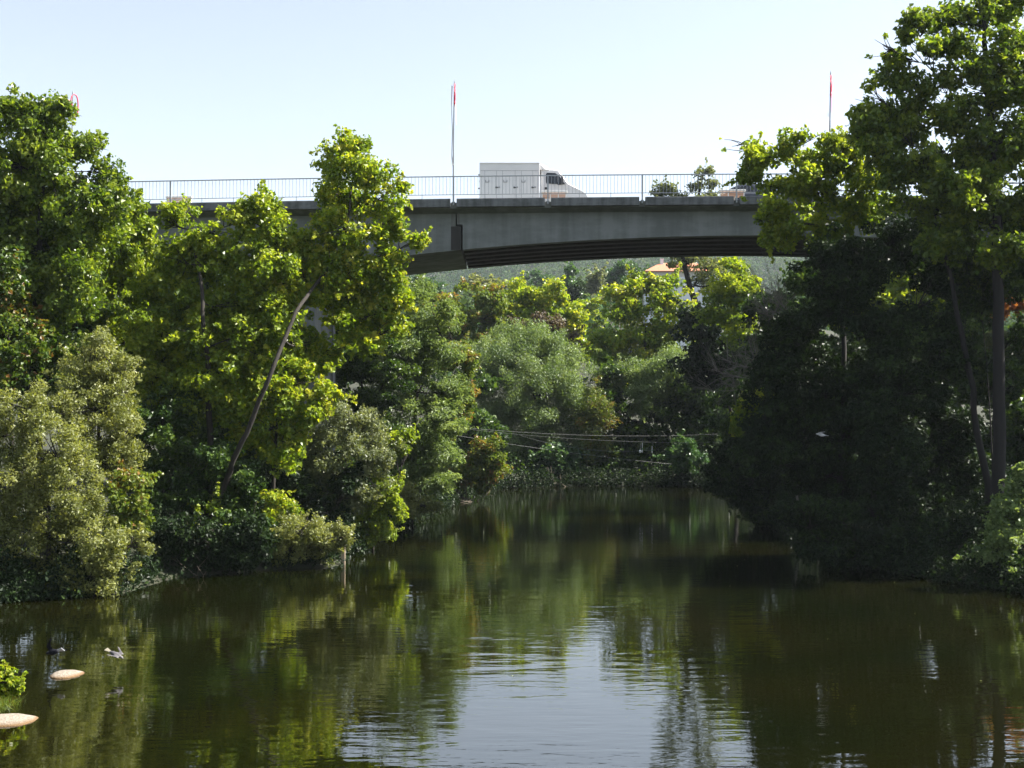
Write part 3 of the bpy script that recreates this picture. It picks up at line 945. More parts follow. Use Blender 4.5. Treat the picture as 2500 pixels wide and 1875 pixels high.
# bright trees in front of the bridge
tree('broadleaf_tree', 'bright yellow green tree on a long leaning trunk in front of the bridge girder', 'tree', 52,
     [(862, 352, 34, 30), (805, 392, 38, 34), (905, 420, 52, 40), (845, 425, 48, 42), (960, 478, 46, 34), (825, 480, 55, 42), (895, 500, 60, 40), (850, 560, 60, 46), (930, 560, 50, 42),
      (1005, 592, 38, 20), (960, 620, 44, 28), (790, 560, 40, 40), (880, 640, 62, 50), (950, 680, 46, 44), (805, 650, 44, 44), (880, 720, 54, 40), (965, 735, 40, 34), (915, 775, 46, 40), (970, 800, 24, 36), (760, 620, 44, 40), (720, 680, 54, 44), (840, 690, 50, 40), (760, 720, 40, 30), (850, 790, 50, 40), (890, 840, 44, 34), (690, 700, 50, 50), (800, 730, 44, 40), (640, 720, 50, 40), (720, 600, 46, 38), (690, 640, 50, 44), (760, 665, 50, 40), (700, 770, 56, 46), (640, 830, 56, 46), (760, 900, 46, 36), (620, 780, 50, 40), (750, 830, 34, 26), (800, 860, 36, 30), (720, 860, 34, 24)],
     'broad', LM['lime'], (545, -2.8), [(560, 1150, -3.0), (600, 1060, -3.4), (668, 900, -3.6), (722, 760, -2.4), (775, 690, -1.0), (840, 600, -.3), (858, 480, 0), (862, 380, 0)], tr=.10, spray=1.5, dens=1.0, jit=.9, limb=.45, gaps=.4)
tree('broadleaf_tree', 'spreading bright green tree with three rounded tops against the bridge end', 'tree', 50.5,
     [(455, 520, 42, 32), (415, 548, 34, 24), (480, 570, 60, 48), (545, 560, 40, 36), (640, 500, 44, 36), (605, 545, 50, 44), (670, 550, 40, 40), (430, 640, 60, 56), (520, 650, 70, 60), (610, 640, 70, 60), (690, 640, 50, 56),
      (370, 690, 50, 46), (440, 740, 80, 66), (550, 740, 84, 64), (660, 730, 66, 60), (385, 820, 70, 74), (500, 840, 90, 70), (610, 830, 80, 64), (430, 930, 80, 70), (545, 920, 80, 60), (370, 920, 50, 60), (700, 790, 40, 40), (480, 1000, 90, 60), (380, 1000, 60, 60), (560, 980, 60, 60)],
     'broad', LM['plane'], (515, .8), [(515, 1120), (508, 900, -.8), (500, 800, -1.4), (488, 680, -1.2), (470, 560)], tr=.13, spray=1.4, gaps=.4)
tree('broadleaf_tree', 'low bright green crown under the leaning trunk, beside the concrete pier', 'tree', 50.3,
     [(640, 935, 70, 44), (740, 925, 66, 44), (590, 900, 60, 44), (680, 880, 50, 36), (700, 985, 80, 56), (600, 1000, 66, 60), (770, 985, 44, 50), (660, 1050, 60, 50), (575, 1075, 36, 44), (720, 1060, 50, 44), (690, 1115, 40, 40), (800, 960, 24, 30)],
     'broad', LM['lime'], (655, .9), tr=.10, spray=1.5)
tree('broadleaf_tree', 'shady dark green bush between the olive shrub and the leaning trunk', 'shrub', 49.5,
     [(400, 1040, 80, 90), (480, 1130, 90, 90), (400, 1200, 80, 90), (500, 1260, 90, 80), (430, 1320, 70, 60), (580, 1180, 70, 90), (600, 1290, 70, 60), (350, 1130, 60, 80)],
     'lush', LM['dark'], (470, 1.0), tr=.1)
tree('riverside_shrub', 'leafy green sprig hanging low over the dark water left of the small olive bush', 'shrub', 48.6,
     [(495, 1270, 40, 34), (480, 1330, 34, 34), (520, 1330, 34, 28)], 'lush', LM['plane'], (490, .5), tr=.04)
tree('riverside_shrub', 'bright green leafy sapling above the small olive bush', 'shrub', 49.6,
     [(680, 1225, 34, 34), (655, 1250, 26, 26), (700, 1250, 20, 26)], 'lush', LM['lime'], (680, .2), tr=.04)
tree('riverside_shrub', 'small rounded olive bush standing in the water by the pale post', 'shrub', 48.0,
     [(735, 1300, 62, 42), (690, 1330, 58, 44), (770, 1330, 56, 46), (720, 1355, 70, 32), (800, 1330, 34, 34), (835, 1310, 24, 30), (650, 1348, 26, 18)],
     'fine', LM['olive'], (730, .6), tr=.06, spray=1.5)
tree('riverside_tree', 'fine leaved sage green tree right of the leaning trunk, before the bridge pier', 'tree', 53,
     [(800, 1050, 60, 54), (880, 1060, 70, 56), (840, 1110, 80, 66), (770, 1120, 50, 60), (930, 1110, 46, 60), (900, 1170, 60, 50), (780, 1190, 60, 46), (860, 1220, 54, 40)],
     'fine', LM['sage'], (850, .8), tr=.10, spray=1.5, lscale=1.1)
tree('riverside_shrub', 'bright green bush dipping into the water right of the pale post', 'shrub', 54,
     [(900, 1200, 46, 46), (940, 1240, 40, 44), (900, 1275, 50, 38), (880, 1310, 40, 26), (985, 1085, 30, 28), (960, 1195, 30, 28), (930, 1290, 36, 34)],
     'lush', LM['plane'], (905, .8), tr=.06, spray=1.3)
tree('riverside_shrub', 'pale olive tuft like bush on the waterline right of the bright green bush', 'shrub', 66,
     [(1005, 1215, 48, 36), (970, 1235, 34, 26), (1040, 1238, 30, 24), (1000, 1245, 56, 20)], 'fine', LM['olive'], (1005, .8), tr=.05, spray=2, lscale=1.25)
tree('riverside_tree', 'tall grey green feathery tree on the left bank under the bridge arch', 'tree', 74,
     [(1000, 730, 70, 50), (940, 790, 80, 60), (1060, 790, 66, 56), (1010, 850, 90, 70), (1090, 860, 46, 60), (940, 900, 80, 70), (1040, 940, 90, 80), (1100, 960, 36, 60), (960, 1010, 80, 80), (1060, 1040, 70, 70), (1000, 1110, 80, 66), (1080, 1130, 60, 56), (1060, 1190, 60, 40), (930, 1100, 60, 60)],
     'feather', LM['grey'], (1000, 1.5), tr=.2, spray=1.3, dens=1.15)
tree('broadleaf_tree', 'shadowed dark green tree beside the pier, behind the yellow leaves', 'tree', 70,
     [(900, 830, 70, 60), (860, 900, 80, 70), (930, 960, 70, 66), (870, 1000, 80, 60), (840, 780, 60, 50), (900, 1060, 70, 60)],
     'lush', LM['dark'], (880, 1.0), tr=.14, lscale=1.2)
tree('broadleaf_tree', 'hazel green tree with rusty leaves along the right edge of the grey green tree', 'tree', 80,
     [(1115, 890, 40, 60), (1125, 970, 34, 56), (1105, 1050, 40, 50), (1085, 770, 50, 40)], 'lush', LM['hazel'], (1075, 1.0), tr=.08, lscale=1.3)
tree('riverside_shrub', 'low mid green bush overhanging the bank left of the big round willow', 'shrub', 86,
     [(1190, 1110, 46, 40), (1150, 1140, 40, 40), (1215, 1150, 30, 32), (1170, 1175, 44, 28), (1120, 1180, 40, 28)], 'lush', LM['hazel'], (1110, 5), tr=.08, lscale=1.4)
tree('broadleaf_tree', 'dark leafy tree filling the bank behind the hazel green bush', 'tree', 92,
     [(1150, 1000, 50, 60), (1180, 1070, 50, 50), (1100, 1080, 60, 60), (1160, 930, 40, 50)], 'far', LM['dark'], (1150, 4), tr=.12)
# far bank
tree('willow_tree', 'big round grey green willow at the end of the river', 'tree', 108,
     [(1285, 840, 84, 50), (1210, 880, 66, 60), (1360, 870, 76, 56), (1180, 950, 50, 66), (1270, 930, 86, 66), (1370, 950, 74, 60), (1430, 940, 40, 56), (1210, 1020, 60, 50), (1300, 1010, 80, 50), (1390, 1030, 70, 44),
      (1440, 1010, 34, 46), (1320, 1080, 70, 36), (1420, 1080, 46, 40), (1240, 1090, 50, 40), (1260, 870, 60, 50, 2), (1330, 960, 90, 80, 3)],
     'willow', LM['grey'], (1275, 1.0), [(1290, 1130), (1330, 1040), (1300, 940), (1290, 860)], tr=.32, bark=BARK_DARK, spray=1.2, dens=1.1, limb=.4)
tree('riverside_shrub', 'drooping yellow green willow branch end low at the right side of the big willow', 'shrub', 106.5,
     [(1450, 1030, 40, 50), (1460, 1090, 36, 36), (1440, 970, 34, 40)], 'willow', LM['hazel'], (1440, 1.0), tr=.1)
tree('riverside_shrub', 'small green bush low before the big willow at the waterline', 'shrub', 105.5,
     [(1350, 1110, 40, 26), (1395, 1135, 30, 26), (1330, 1140, 40, 24)], 'far', LM['teal'], (1360, .8), tr=.06)
tree('broadleaf_tree', 'rusty olive tree with a rounded top below the bridge, left of the yellow green trees', 'tree', 124,
     [(1150, 730, 66, 40), (1110, 780, 60, 50), (1190, 780, 60, 50), (1150, 850, 80, 60), (1080, 760, 40, 36), (1080, 840, 60, 60)], 'far', LM['hazel'], (1150,), tr=.2)
tree('broadleaf_tree', 'bright yellow green tree with two domed tops left of the gap in the treeline', 'tree', 126,
     [(1275, 715, 40, 36), (1345, 715, 46, 36), (1230, 760, 60, 44), (1310, 765, 70, 50), (1390, 780, 44, 44), (1260, 830, 70, 50), (1370, 850, 66, 50), (1420, 850, 30, 44), (1300, 880, 80, 60)],
     'far', LM['lime'], (1310,), tr=.22, spray=1.3)
tree('broadleaf_tree', 'dull brown leaved tree low between the yellow green tree and the willow', 'tree', 117,
     [(1330, 790, 50, 26), (1370, 815, 34, 30), (1280, 800, 30, 20), (1400, 830, 22, 26)], 'far', LM['brown'], (1335, .5), tr=.12, lscale=.8)
tree('broadleaf_tree', 'large rounded yellow green tree right of the gap, below the orange roof', 'tree', 117,
     [(1580, 700, 54, 40), (1622, 694, 32, 24), (1525, 745, 54, 46), (1630, 745, 50, 46), (1490, 800, 50, 50), (1570, 800, 72, 56), (1650, 810, 50, 56), (1520, 870, 70, 56), (1610, 870, 66, 56), (1680, 770, 34, 36), (1560, 930, 80, 50), (1480, 880, 30, 50)],
     'far', LM['lime'], (1570,), tr=.24, spray=1.3)
tree('willow_tree', 'grey green feathery tree leaning out below the large yellow green tree', 'tree', 108,
     [(1570, 900, 50, 36), (1630, 890, 50, 40), (1525, 930, 36, 30), (1660, 930, 40, 36), (1555, 970, 36, 46), (1600, 940, 50, 40)], 'willow', LM['grey'], (1610, 2), tr=.14)
tree('broadleaf_tree', 'dark green tree mass in shade behind the teal shrub on the far bank', 'tree', 109,
     [(1500, 1000, 50, 70), (1560, 1040, 70, 60), (1640, 1010, 70, 70), (1700, 960, 60, 70), (1500, 1100, 60, 50), (1580, 1120, 70, 46), (1700, 1060, 60, 60), (1760, 1020, 60, 90), (1480, 930, 40, 60), (1680, 1130, 60, 40), (1430, 1140, 60, 36)],
     'far', LM['dark'], (1600, 3), tr=.2, dens=1.2)
tree('riverside_shrub', 'small teal green shrub standing alone at the dark far bank under the wires', 'shrub', 102.5,
     [(1665, 1080, 28, 24), (1648, 1115, 26, 24), (1688, 1118, 28, 26), (1665, 1145, 34, 20)], 'far', LM['teal'], (1665, .6), tr=.06, lscale=.7, spray=1.5)
tall = tree('tall_tree', 'tall sparse grey green tree with dark branches rising behind the bridge deck', 'tree', 120,
     [(1720, 425, 24, 18), (1700, 455, 20, 14), (1738, 452, 18, 14), (1622, 455, 26, 16), (1640, 466, 20, 10), (1612, 470, 20, 10), (1660, 480, 30, 14), (1720, 490, 40, 24), (1630, 500, 40, 26), (1720, 560, 50, 40), (1640, 570, 40, 34),
      (1735, 650, 34, 34), (1690, 640, 40, 24), (1750, 690, 30, 36), (1660, 650, 30, 18), (1700, 690, 34, 30), (1640, 625, 20, 12)],
     'sparse', LM['sage'], (1705,), [(1705, 900), (1700, 740), (1680, 690), (1660, 600), (1700, 520), (1715, 430)], tr=.34, bark=BARK_DARK, lscale=1.6, dens=.45, spray=1.8, limb=.45, rcs=.8)
tree('broadleaf_tree', 'fresh green tree at the right end of the arch opening, before the dark bank', 'tree', 90,
     [(1800, 665, 40, 36), (1770, 710, 50, 44), (1830, 720, 40, 50), (1760, 770, 50, 40), (1810, 800, 60, 50)], 'lush', LM['plane'], (1870,), tr=.16, lscale=1.7)
tree('broadleaf_tree', 'dark rounded tree right of the large yellow green tree', 'tree', 98,
     [(1730, 800, 56, 56), (1700, 860, 60, 50), (1780, 870, 60, 60), (1740, 920, 70, 60), (1820, 900, 60, 60), (1690, 780, 30, 40)], 'far', LM['deep'], (1800,), tr=.18)
# right bank, mostly in its own shade
tree('broadleaf_tree', 'tallest tree on the right bank with an airy crown reaching the top of the photo', 'tree', 45.5,
     [(2390, 40, 70, 50), (2470, 30, 60, 50), (2320, 60, 50, 34), (2250, 110, 50, 40), (2350, 130, 66, 46), (2450, 130, 66, 56), (2195, 135, 26, 28), (2190, 200, 50, 40), (2290, 200, 64, 44), (2400, 230, 76, 50), (2480, 230, 50, 60),
      (2180, 270, 60, 40), (2270, 300, 70, 50), (2370, 330, 80, 56), (2470, 340, 60, 60), (2130, 310, 46, 30), (2150, 370, 60, 46), (2240, 400, 80, 54), (2350, 430, 84, 56), (2450, 450, 70, 60), (2420, 560, 80, 60), (2480, 620, 70, 60), (2140, 235, 36, 28), (2105, 290, 40, 28), (2170, 125, 28, 24), (2085, 335, 34, 22), (2230, 60, 30, 24), (2200, 330, 60, 44), (2320, 260, 60, 44), (2430, 180, 60, 44), (2300, 380, 70, 50), (2410, 390, 70, 50), (2180, 440, 70, 50), (2300, 470, 80, 50), (2400, 490, 80, 50), (2480, 520, 60, 60), (2560, 120, 70, 90), (2570, 300, 80, 100), (2560, 480, 80, 90)],
     'broad', LM['oak'], (2440, .6), [(2440, 1150), (2440, 800), (2435, 560), (2420, 350), (2410, 150), (2400, 40)], tr=.23, bark=BARK_DARK, spray=1.5, dens=.85, jit=1.1, limb=.3, gaps=.75)
tree('broadleaf_tree', 'slender leaning tree on the right bank left of the thick trunk', 'tree', 46.5,
     [(2290, 520, 70, 50), (2220, 500, 60, 46), (2350, 540, 60, 50), (2280, 600, 80, 50)],
     'broad', LM['oak'], (2425, .3), [(2410, 1180), (2380, 1000), (2345, 800), (2310, 640), (2280, 540)], tr=.14, bark=BARK_DARK)
tree('broadleaf_tree', 'bright topped green tree reaching left over the bridge deck from the right bank', 'tree', 50,
     [(1815, 355, 30, 18), (1850, 385, 40, 26), (1830, 430, 30, 16), (1900, 390, 46, 34), (1960, 345, 40, 26), (1975, 390, 54, 40), (2040, 355, 40, 26), (2050, 400, 54, 44), (1880, 460, 40, 34), (1950, 460, 60, 44), (2030, 470, 60, 46), (2100, 400, 40, 50), (2095, 345, 40, 30), (2120, 440, 46, 40), (1870, 520, 44, 34), (1940, 540, 66, 44), (2030, 560, 70, 50), (2110, 520, 50, 60), (1900, 590, 40, 30)],
     'broad', LM['plane'], (2060, 1), [(2060, 1000, 1), (2060, 800, 1.5), (2040, 600, .5), (1990, 450)], tr=.12, bark=BARK_DARK, spray=1.6, dens=.95, jit=.8)
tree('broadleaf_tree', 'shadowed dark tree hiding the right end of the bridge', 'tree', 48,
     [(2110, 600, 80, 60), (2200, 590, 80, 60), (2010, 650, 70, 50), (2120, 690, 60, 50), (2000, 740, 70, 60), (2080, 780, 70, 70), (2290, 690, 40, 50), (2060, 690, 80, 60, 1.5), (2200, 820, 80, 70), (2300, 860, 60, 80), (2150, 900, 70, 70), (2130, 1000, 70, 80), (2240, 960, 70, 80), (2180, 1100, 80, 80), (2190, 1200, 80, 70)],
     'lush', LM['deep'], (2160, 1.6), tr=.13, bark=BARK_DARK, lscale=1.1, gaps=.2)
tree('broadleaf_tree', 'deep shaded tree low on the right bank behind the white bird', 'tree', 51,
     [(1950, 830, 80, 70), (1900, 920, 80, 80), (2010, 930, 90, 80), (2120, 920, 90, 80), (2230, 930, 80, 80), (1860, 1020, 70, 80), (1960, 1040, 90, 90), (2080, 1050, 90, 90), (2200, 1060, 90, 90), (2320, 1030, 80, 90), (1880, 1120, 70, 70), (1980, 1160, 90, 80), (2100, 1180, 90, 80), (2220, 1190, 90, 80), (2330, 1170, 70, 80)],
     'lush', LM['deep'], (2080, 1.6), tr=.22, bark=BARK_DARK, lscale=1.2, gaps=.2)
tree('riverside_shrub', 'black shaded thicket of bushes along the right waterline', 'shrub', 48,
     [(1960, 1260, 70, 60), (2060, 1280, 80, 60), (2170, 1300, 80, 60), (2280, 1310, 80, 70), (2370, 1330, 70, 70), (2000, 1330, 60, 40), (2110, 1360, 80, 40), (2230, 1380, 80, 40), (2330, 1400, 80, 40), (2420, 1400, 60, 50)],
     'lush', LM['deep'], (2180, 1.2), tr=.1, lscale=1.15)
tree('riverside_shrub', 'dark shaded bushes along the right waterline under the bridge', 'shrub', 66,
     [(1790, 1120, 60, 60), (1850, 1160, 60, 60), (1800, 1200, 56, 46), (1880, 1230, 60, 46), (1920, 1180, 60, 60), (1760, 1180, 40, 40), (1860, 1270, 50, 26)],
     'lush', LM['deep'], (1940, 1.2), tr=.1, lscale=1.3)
tree('broadleaf_tree', 'dark tree under the right half of the bridge, behind the bare branches', 'tree', 76,
     [(1870, 760, 60, 50), (1930, 730, 60, 60), (1890, 840, 70, 60), (1960, 850, 60, 60), (1840, 940, 60, 60), (1790, 980, 50, 60), (1920, 960, 60, 60), (1850, 1050, 60, 60), (1960, 680, 50, 40), (1780, 1070, 40, 50)],
     'lush', LM['dark'], (1890, 1), tr=.18, lscale=1.5, bark=BARK_DARK)
tree('broadleaf_tree', 'fresh fern like green shoot below the bare branches', 'shrub', 66,
     [(1850, 970, 24, 20), (1830, 1010, 34, 22), (1810, 1040, 22, 18), (1865, 1000, 26, 30)], 'feather', LM['lime'], (1920, 1), tr=.05)
tree('riverside_shrub', 'leafy pale green bush at the right edge over the water', 'shrub', 42.5,
     [(2460, 1250, 36, 30), (2490, 1210, 40, 40), (2450, 1300, 44, 40), (2500, 1310, 50, 60), (2440, 1350, 34, 36), (2490, 1380, 44, 40), (2510, 1160, 26, 30)],
     'lush', LM['grey'], (2480, .6), tr=.06, spray=1.4)
tree('broadleaf_tree', 'orange leaved tree glowing behind the thick trunk on the right bank', 'tree', 74,
     [(2450, 715, 40, 22), (2480, 760, 40, 26), (2395, 768, 22, 14), (2500, 730, 40, 30), (2360, 775, 14, 9), (2440, 752, 30, 16)], 'lush', LM['orange'], (2450, 1), tr=.12, lscale=1.2, dens=.7)
tree('broadleaf_tree', 'sunny yellow green tree seen through a gap beyond the right end of the bridge', 'tree', 84,
     [(2130, 680, 40, 34), (2200, 690, 44, 40), (2110, 740, 50, 40), (2180, 750, 60, 40), (2300, 720, 60, 50), (2350, 690, 50, 40), (2250, 700, 40, 40), (2060, 760, 60, 50), (2420, 660, 60, 30), (2320, 780, 80, 50)],
     'far', LM['plane'], (2200,), tr=.2)
tree('broadleaf_tree', 'pale green bush sunlit behind the thick trunk below the orange leaves', 'shrub', 66,
     [(2430, 840, 50, 34), (2490, 850, 50, 40), (2400, 870, 40, 30), (2480, 900, 50, 34)], 'lush', LM['sage'], (2450, 1), tr=.08, lscale=1.3)
tree('broadleaf_tree', 'green tree standing beyond the bridge behind the left bank trees', 'tree', 84,
     [(330, 640, 100, 80), (480, 660, 100, 80), (620, 690, 100, 80), (560, 780, 100, 80), (420, 780, 100, 90), (700, 780, 70, 70), (720, 880, 80, 80), (600, 900, 100, 90), (480, 900, 100, 90), (760, 980, 80, 80), (650, 1010, 100, 80), (800, 880, 60, 80)],
     'far', LM['dark'], (560,), tr=.25, gaps=0)
tree('broadleaf_tree', 'tall green tree at the right edge of the photo beside the thick trunk', 'tree', 47,  # mostly out of frame, added to keep sun off the right bank
     [(2560, 200, 90, 100), (2580, 380, 100, 110), (2660, 280, 100, 120), (2560, 560, 90, 90), (2680, 480, 110, 120), (2520, 680, 60, 70), (2620, 700, 110, 110), (2760, 400, 110, 140), (2780, 640, 120, 130), (2600, 880, 100, 110), (2720, 860, 110, 110)],
     'broad', LM['dark'], (2640, 1.0), tr=.25, bark=BARK_DARK, dens=.9)
# back rows that close the view between the trunks
tree('broadleaf_tree', 'shaded green tree filling the space behind the dark trunk at the left edge', 'tree', 60,
     [(0, 700, 120, 100), (120, 760, 120, 100), (240, 800, 110, 100), (0, 880, 120, 100), (130, 920, 120, 90), (260, 930, 100, 90), (360, 880, 90, 100), (450, 900, 90, 90), (-120, 760, 100, 160), (350, 1020, 90, 80), (460, 1040, 90, 80), (560, 1060, 80, 80), (640, 1120, 80, 80), (720, 1160, 60, 70)],
     'lush', LM['dark'], (150, 1.0), tr=.2, lscale=1.5, dens=.9, gaps=0)
tree('broadleaf_tree', 'shaded green tree filling the space behind the thick trunk at the right edge', 'tree', 62,
     [(2340, 800, 80, 70), (2460, 960, 90, 70), (2560, 900, 90, 120), (2360, 940, 80, 70), (2260, 860, 80, 80), (2440, 1080, 90, 80), (2475, 1110, 70, 60, -3), (2430, 1170, 60, 50, -4), (2520, 1040, 60, 60, -4), (2560, 1080, 90, 100), (2340, 1080, 80, 70), (2180, 900, 80, 80), (2420, 1190, 90, 70), (2540, 1220, 90, 80), (2560, 700, 80, 100)],
     'lush', LM['dark'], (2440, 1.0), tr=.2, lscale=1.5, dens=.9, gaps=0)
tree('broadleaf_tree', 'dark tree between the leaning trunk and the small rounded olive bush', 'tree', 52,
     [(560, 1180, 60, 60), (640, 1180, 60, 60), (720, 1210, 60, 60), (620, 1270, 60, 60), (560, 1310, 60, 50), (540, 1240, 60, 60), (800, 1260, 50, 50), (850, 1180, 40, 50)],
     'lush', LM['deep'], (640, 1.0), tr=.12, lscale=1.1)
tree('broadleaf_tree', 'dark tree on the right bank beyond the bridge, under the sunny gap', 'tree', 86,
     [(1900, 850, 60, 70), (1980, 900, 70, 70), (2080, 860, 70, 70), (2180, 880, 70, 70), (1940, 1000, 70, 70), (2040, 980, 80, 80), (2150, 990, 80, 80), (2260, 960, 80, 80), (1990, 1080, 80, 60), (2110, 1090, 90, 60), (2360, 900, 80, 90), (2300, 1060, 90, 70), (2450, 960, 90, 90)],
     'far', LM['dark'], (2100, 1.0), tr=.2, dens=.9, gaps=0)
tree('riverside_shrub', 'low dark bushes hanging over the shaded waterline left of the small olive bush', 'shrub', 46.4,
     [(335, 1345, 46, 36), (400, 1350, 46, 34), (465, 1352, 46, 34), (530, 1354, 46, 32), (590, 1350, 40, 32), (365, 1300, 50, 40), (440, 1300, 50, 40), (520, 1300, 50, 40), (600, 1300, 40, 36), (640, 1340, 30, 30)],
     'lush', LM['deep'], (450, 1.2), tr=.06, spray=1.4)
tree('broadleaf_tree', 'shaded dark green tree closing the far corner right of the teal shrub', 'tree', 116,
     [(1760, 930, 70, 70), (1840, 930, 70, 70), (1760, 1030, 70, 70), (1840, 1040, 70, 70), (1720, 1100, 60, 50), (1800, 1110, 70, 50), (1900, 1100, 70, 60), (1900, 980, 70, 80), (1960, 900, 70, 80), (1980, 1050, 70, 80)],
     'far', LM['dark'], (1830, 1), tr=.2, lscale=1.1, gaps=0)
tree('broadleaf_tree', 'dark leafy boughs hanging between the bridge end and the thick trunk', 'tree', 49,
     [(2340, 620, 70, 50), (2430, 650, 60, 50), (2280, 680, 60, 50), (2490, 600, 50, 50), (2380, 690, 60, 44), (2460, 690, 50, 36), (2410, 740, 30, 30), (2240, 640, 60, 50), (2500, 820, 40, 50), (2350, 740, 40, 36)],
     'broad', LM['dark'], (2440, .6), tr=.03, bark=BARK_DARK, dens=.8)
# near left corner
tree('riverside_shrub', 'yellow green leafy branch reaching in at the lower left corner above the stone', 'shrub', 25.2,
     [(6, 1650, 30, 16), (28, 1665, 22, 14), (-20, 1640, 36, 26), (-20, 1685, 34, 24), (10, 1692, 22, 14), (-60, 1660, 50, 50), (42, 1678, 12, 8)], 'lush', LM['lime'], (-60, -.2), tr=.03, lscale=.62, spray=1.2, rcs=.35, sat=2)
# hazy trees up the valley
HZT = [('pale green tree with a feathery top behind the left bank below the bridge', 1040, 300, [(1020, 690, 28, 30), (1060, 700, 26, 28), (990, 720, 24, 30), (1040, 730, 50, 30)], 'teal', 2.2),
       ('slim pale poplar like tree on the hazy slope left of the grey tree', 1395, 260, [(1392, 665, 14, 18), (1400, 700, 22, 26), (1385, 730, 26, 24)], 'teal', 2.0),
       ('dark conifer like tree in the notch of the treeline', 1403, 215, [(1405, 710, 14, 14), (1403, 735, 18, 18), (1404, 760, 20, 20)], 'deep', 1.5),
       ('grey olive tree on the hazy slope left of the orange roof', 1465, 250, [(1462, 680, 20, 16), (1480, 700, 26, 20), (1450, 720, 26, 22), (1480, 740, 30, 20)], 'sage', 2.0),
       ('mid green broad tree directly left of the orange roof', 1530, 255, [(1530, 655, 30, 20), (1500, 675, 26, 22), (1555, 675, 28, 24), (1530, 700, 46, 26)], 'teal', 2.0),
       ('pale olive tree on the hazy slope above the rusty olive tree', 1180, 320, [(1180, 690, 30, 18), (1150, 700, 26, 16), (1210, 705, 30, 18), (1180, 720, 50, 20)], 'olive', 2.2),
       ('blue green tree on the hazy slope behind the domed yellow green tree', 1310, 330, [(1300, 680, 26, 16), (1335, 685, 26, 16), (1320, 710, 50, 20)], 'teal', 2.2),
       ('light green tree in the notch above the willow', 1430, 200, [(1432, 745, 22, 18), (1415, 770, 24, 22), (1445, 780, 26, 26), (1430, 810, 40, 26)], 'plane', 1.4),
       ('green hillside tree right of the orange roofed house', 1740, 235, [(1760, 650, 24, 20), (1740, 680, 30, 24), (1780, 690, 34, 30), (1750, 720, 50, 30)], 'teal', 1.8)]
for lab, bx_, D_, lb, lf, ls in HZT:
    tree('hillside_tree', lab, 'tree', D_, lb, 'far', LM[lf], (bx_,), tr=.18, lscale=ls, twigs=False, group='trees on the slope beyond the river')
# bare branches
def bare(label, base, D, tips, r0, seed):
    rng = np.random.default_rng(seed)
    b = P(base[0], base[1], D)
    gz = float(ground_h(b[0] + 1.2, D + .6))
    root = empty('bare_tree', (b[0] + 1.2, D + .6, gz - .05), label, 'tree')
    o = np.array([b[0] + 1.2, D + .6, gz - .05])
    mb = MB()
    mb.tube([np.zeros(3), (b - o) * [0.5, 0.5, .55], b - o], [r0 * 1.3, r0 * 1.1, r0], 6)
    for tx, ty in tips:
        e = P(tx, ty, D + rng.uniform(-1, 1)) - o
        mid = .5 * (b - o + e) + rng.normal(size=3) * .25
        p = bezier(b - o, mid, e, 7)
        mb.tube(p, np.linspace(r0 * .6, .012, 7), 5)
        for j in range(16):
            q = p[rng.integers(2, 7)]
            d = unit((e - (b - o))[None])[0] * .6 + rng.normal(size=3) * .6 + np.array([0, 0, .25])
            l = rng.uniform(.3, .95)
            q2 = q + d * l
            mb.tube([q, q + d * l * .5 + rng.normal(size=3) * .05, q2], [.013, .010, .006], 4)
            for kk in range(3):
                d2 = d + rng.normal(size=3) * .6
                mb.tube([q + d * l * rng.uniform(.3, .9), q2 + d2 * l * .4], [.007, .004], 3)
    mb.build('branches', BARK_PALE, root)


bare('bleached bare branches reaching left out of the dark right bank, level with the willow top', (1905, 930), 62,
     [(1750, 905), (1775, 880), (1800, 895), (1740, 955), (1790, 935), (1820, 870), (1845, 860), (1770, 920)], .05, 3)
bare('thin bleached bare branch just under the bridge at the right end of the arch', (1935, 780), 62,
     [(1850, 690), (1835, 755), (1880, 720), (1900, 700), (1870, 760)], .035, 5)
# ---------------------------------------------------------------- bank undergrowth and the wooded hills (nobody could count these)
def scatter_leaves(name, pts, ln, wd, leaf, up=.7, rnd=.8, label=None, cat=None):
    n = len(pts)
    nrm = unit(up * np.array([0, 0, 1.0]) + rnd * R.normal(size=(n, 3)))
    sz = R.uniform(.6, 1.35, n)
    V, Fc = leaves(pts, unit(R.normal(size=(n, 3)) + [0, 0, .2]), nrm, ln * sz, wd * sz)
    o = np_mesh(name, V, Fc, leaf, attrs={'tint': np.clip(.45 + .27 * R.normal(size=n), 0, 1)})
    return tag(o, label, cat, kind='stuff')


def bank_points(x0, x1, y0, y1, n, dmax, hmax, far=0):
    x, y = R.uniform(x0, x1, n), R.uniform(y0, y1, n)
    # clumps
    d = river_dist(x, y)
    k = (d > -.25) & (d < dmax)
    x, y, d = x[k], y[k], d[k]
    hgt = hmax * (.35 + .65 * np.abs(np.sin(x * 1.1 + 2 * np.sin(y * .8)))) * (.4 + .6 * smooth(d / 2.5))
    z = ground_h(x, y) + R.random(len(x)) ** .8 * hgt
    return np.stack([x, y, np.maximum(z, .02)], 1)


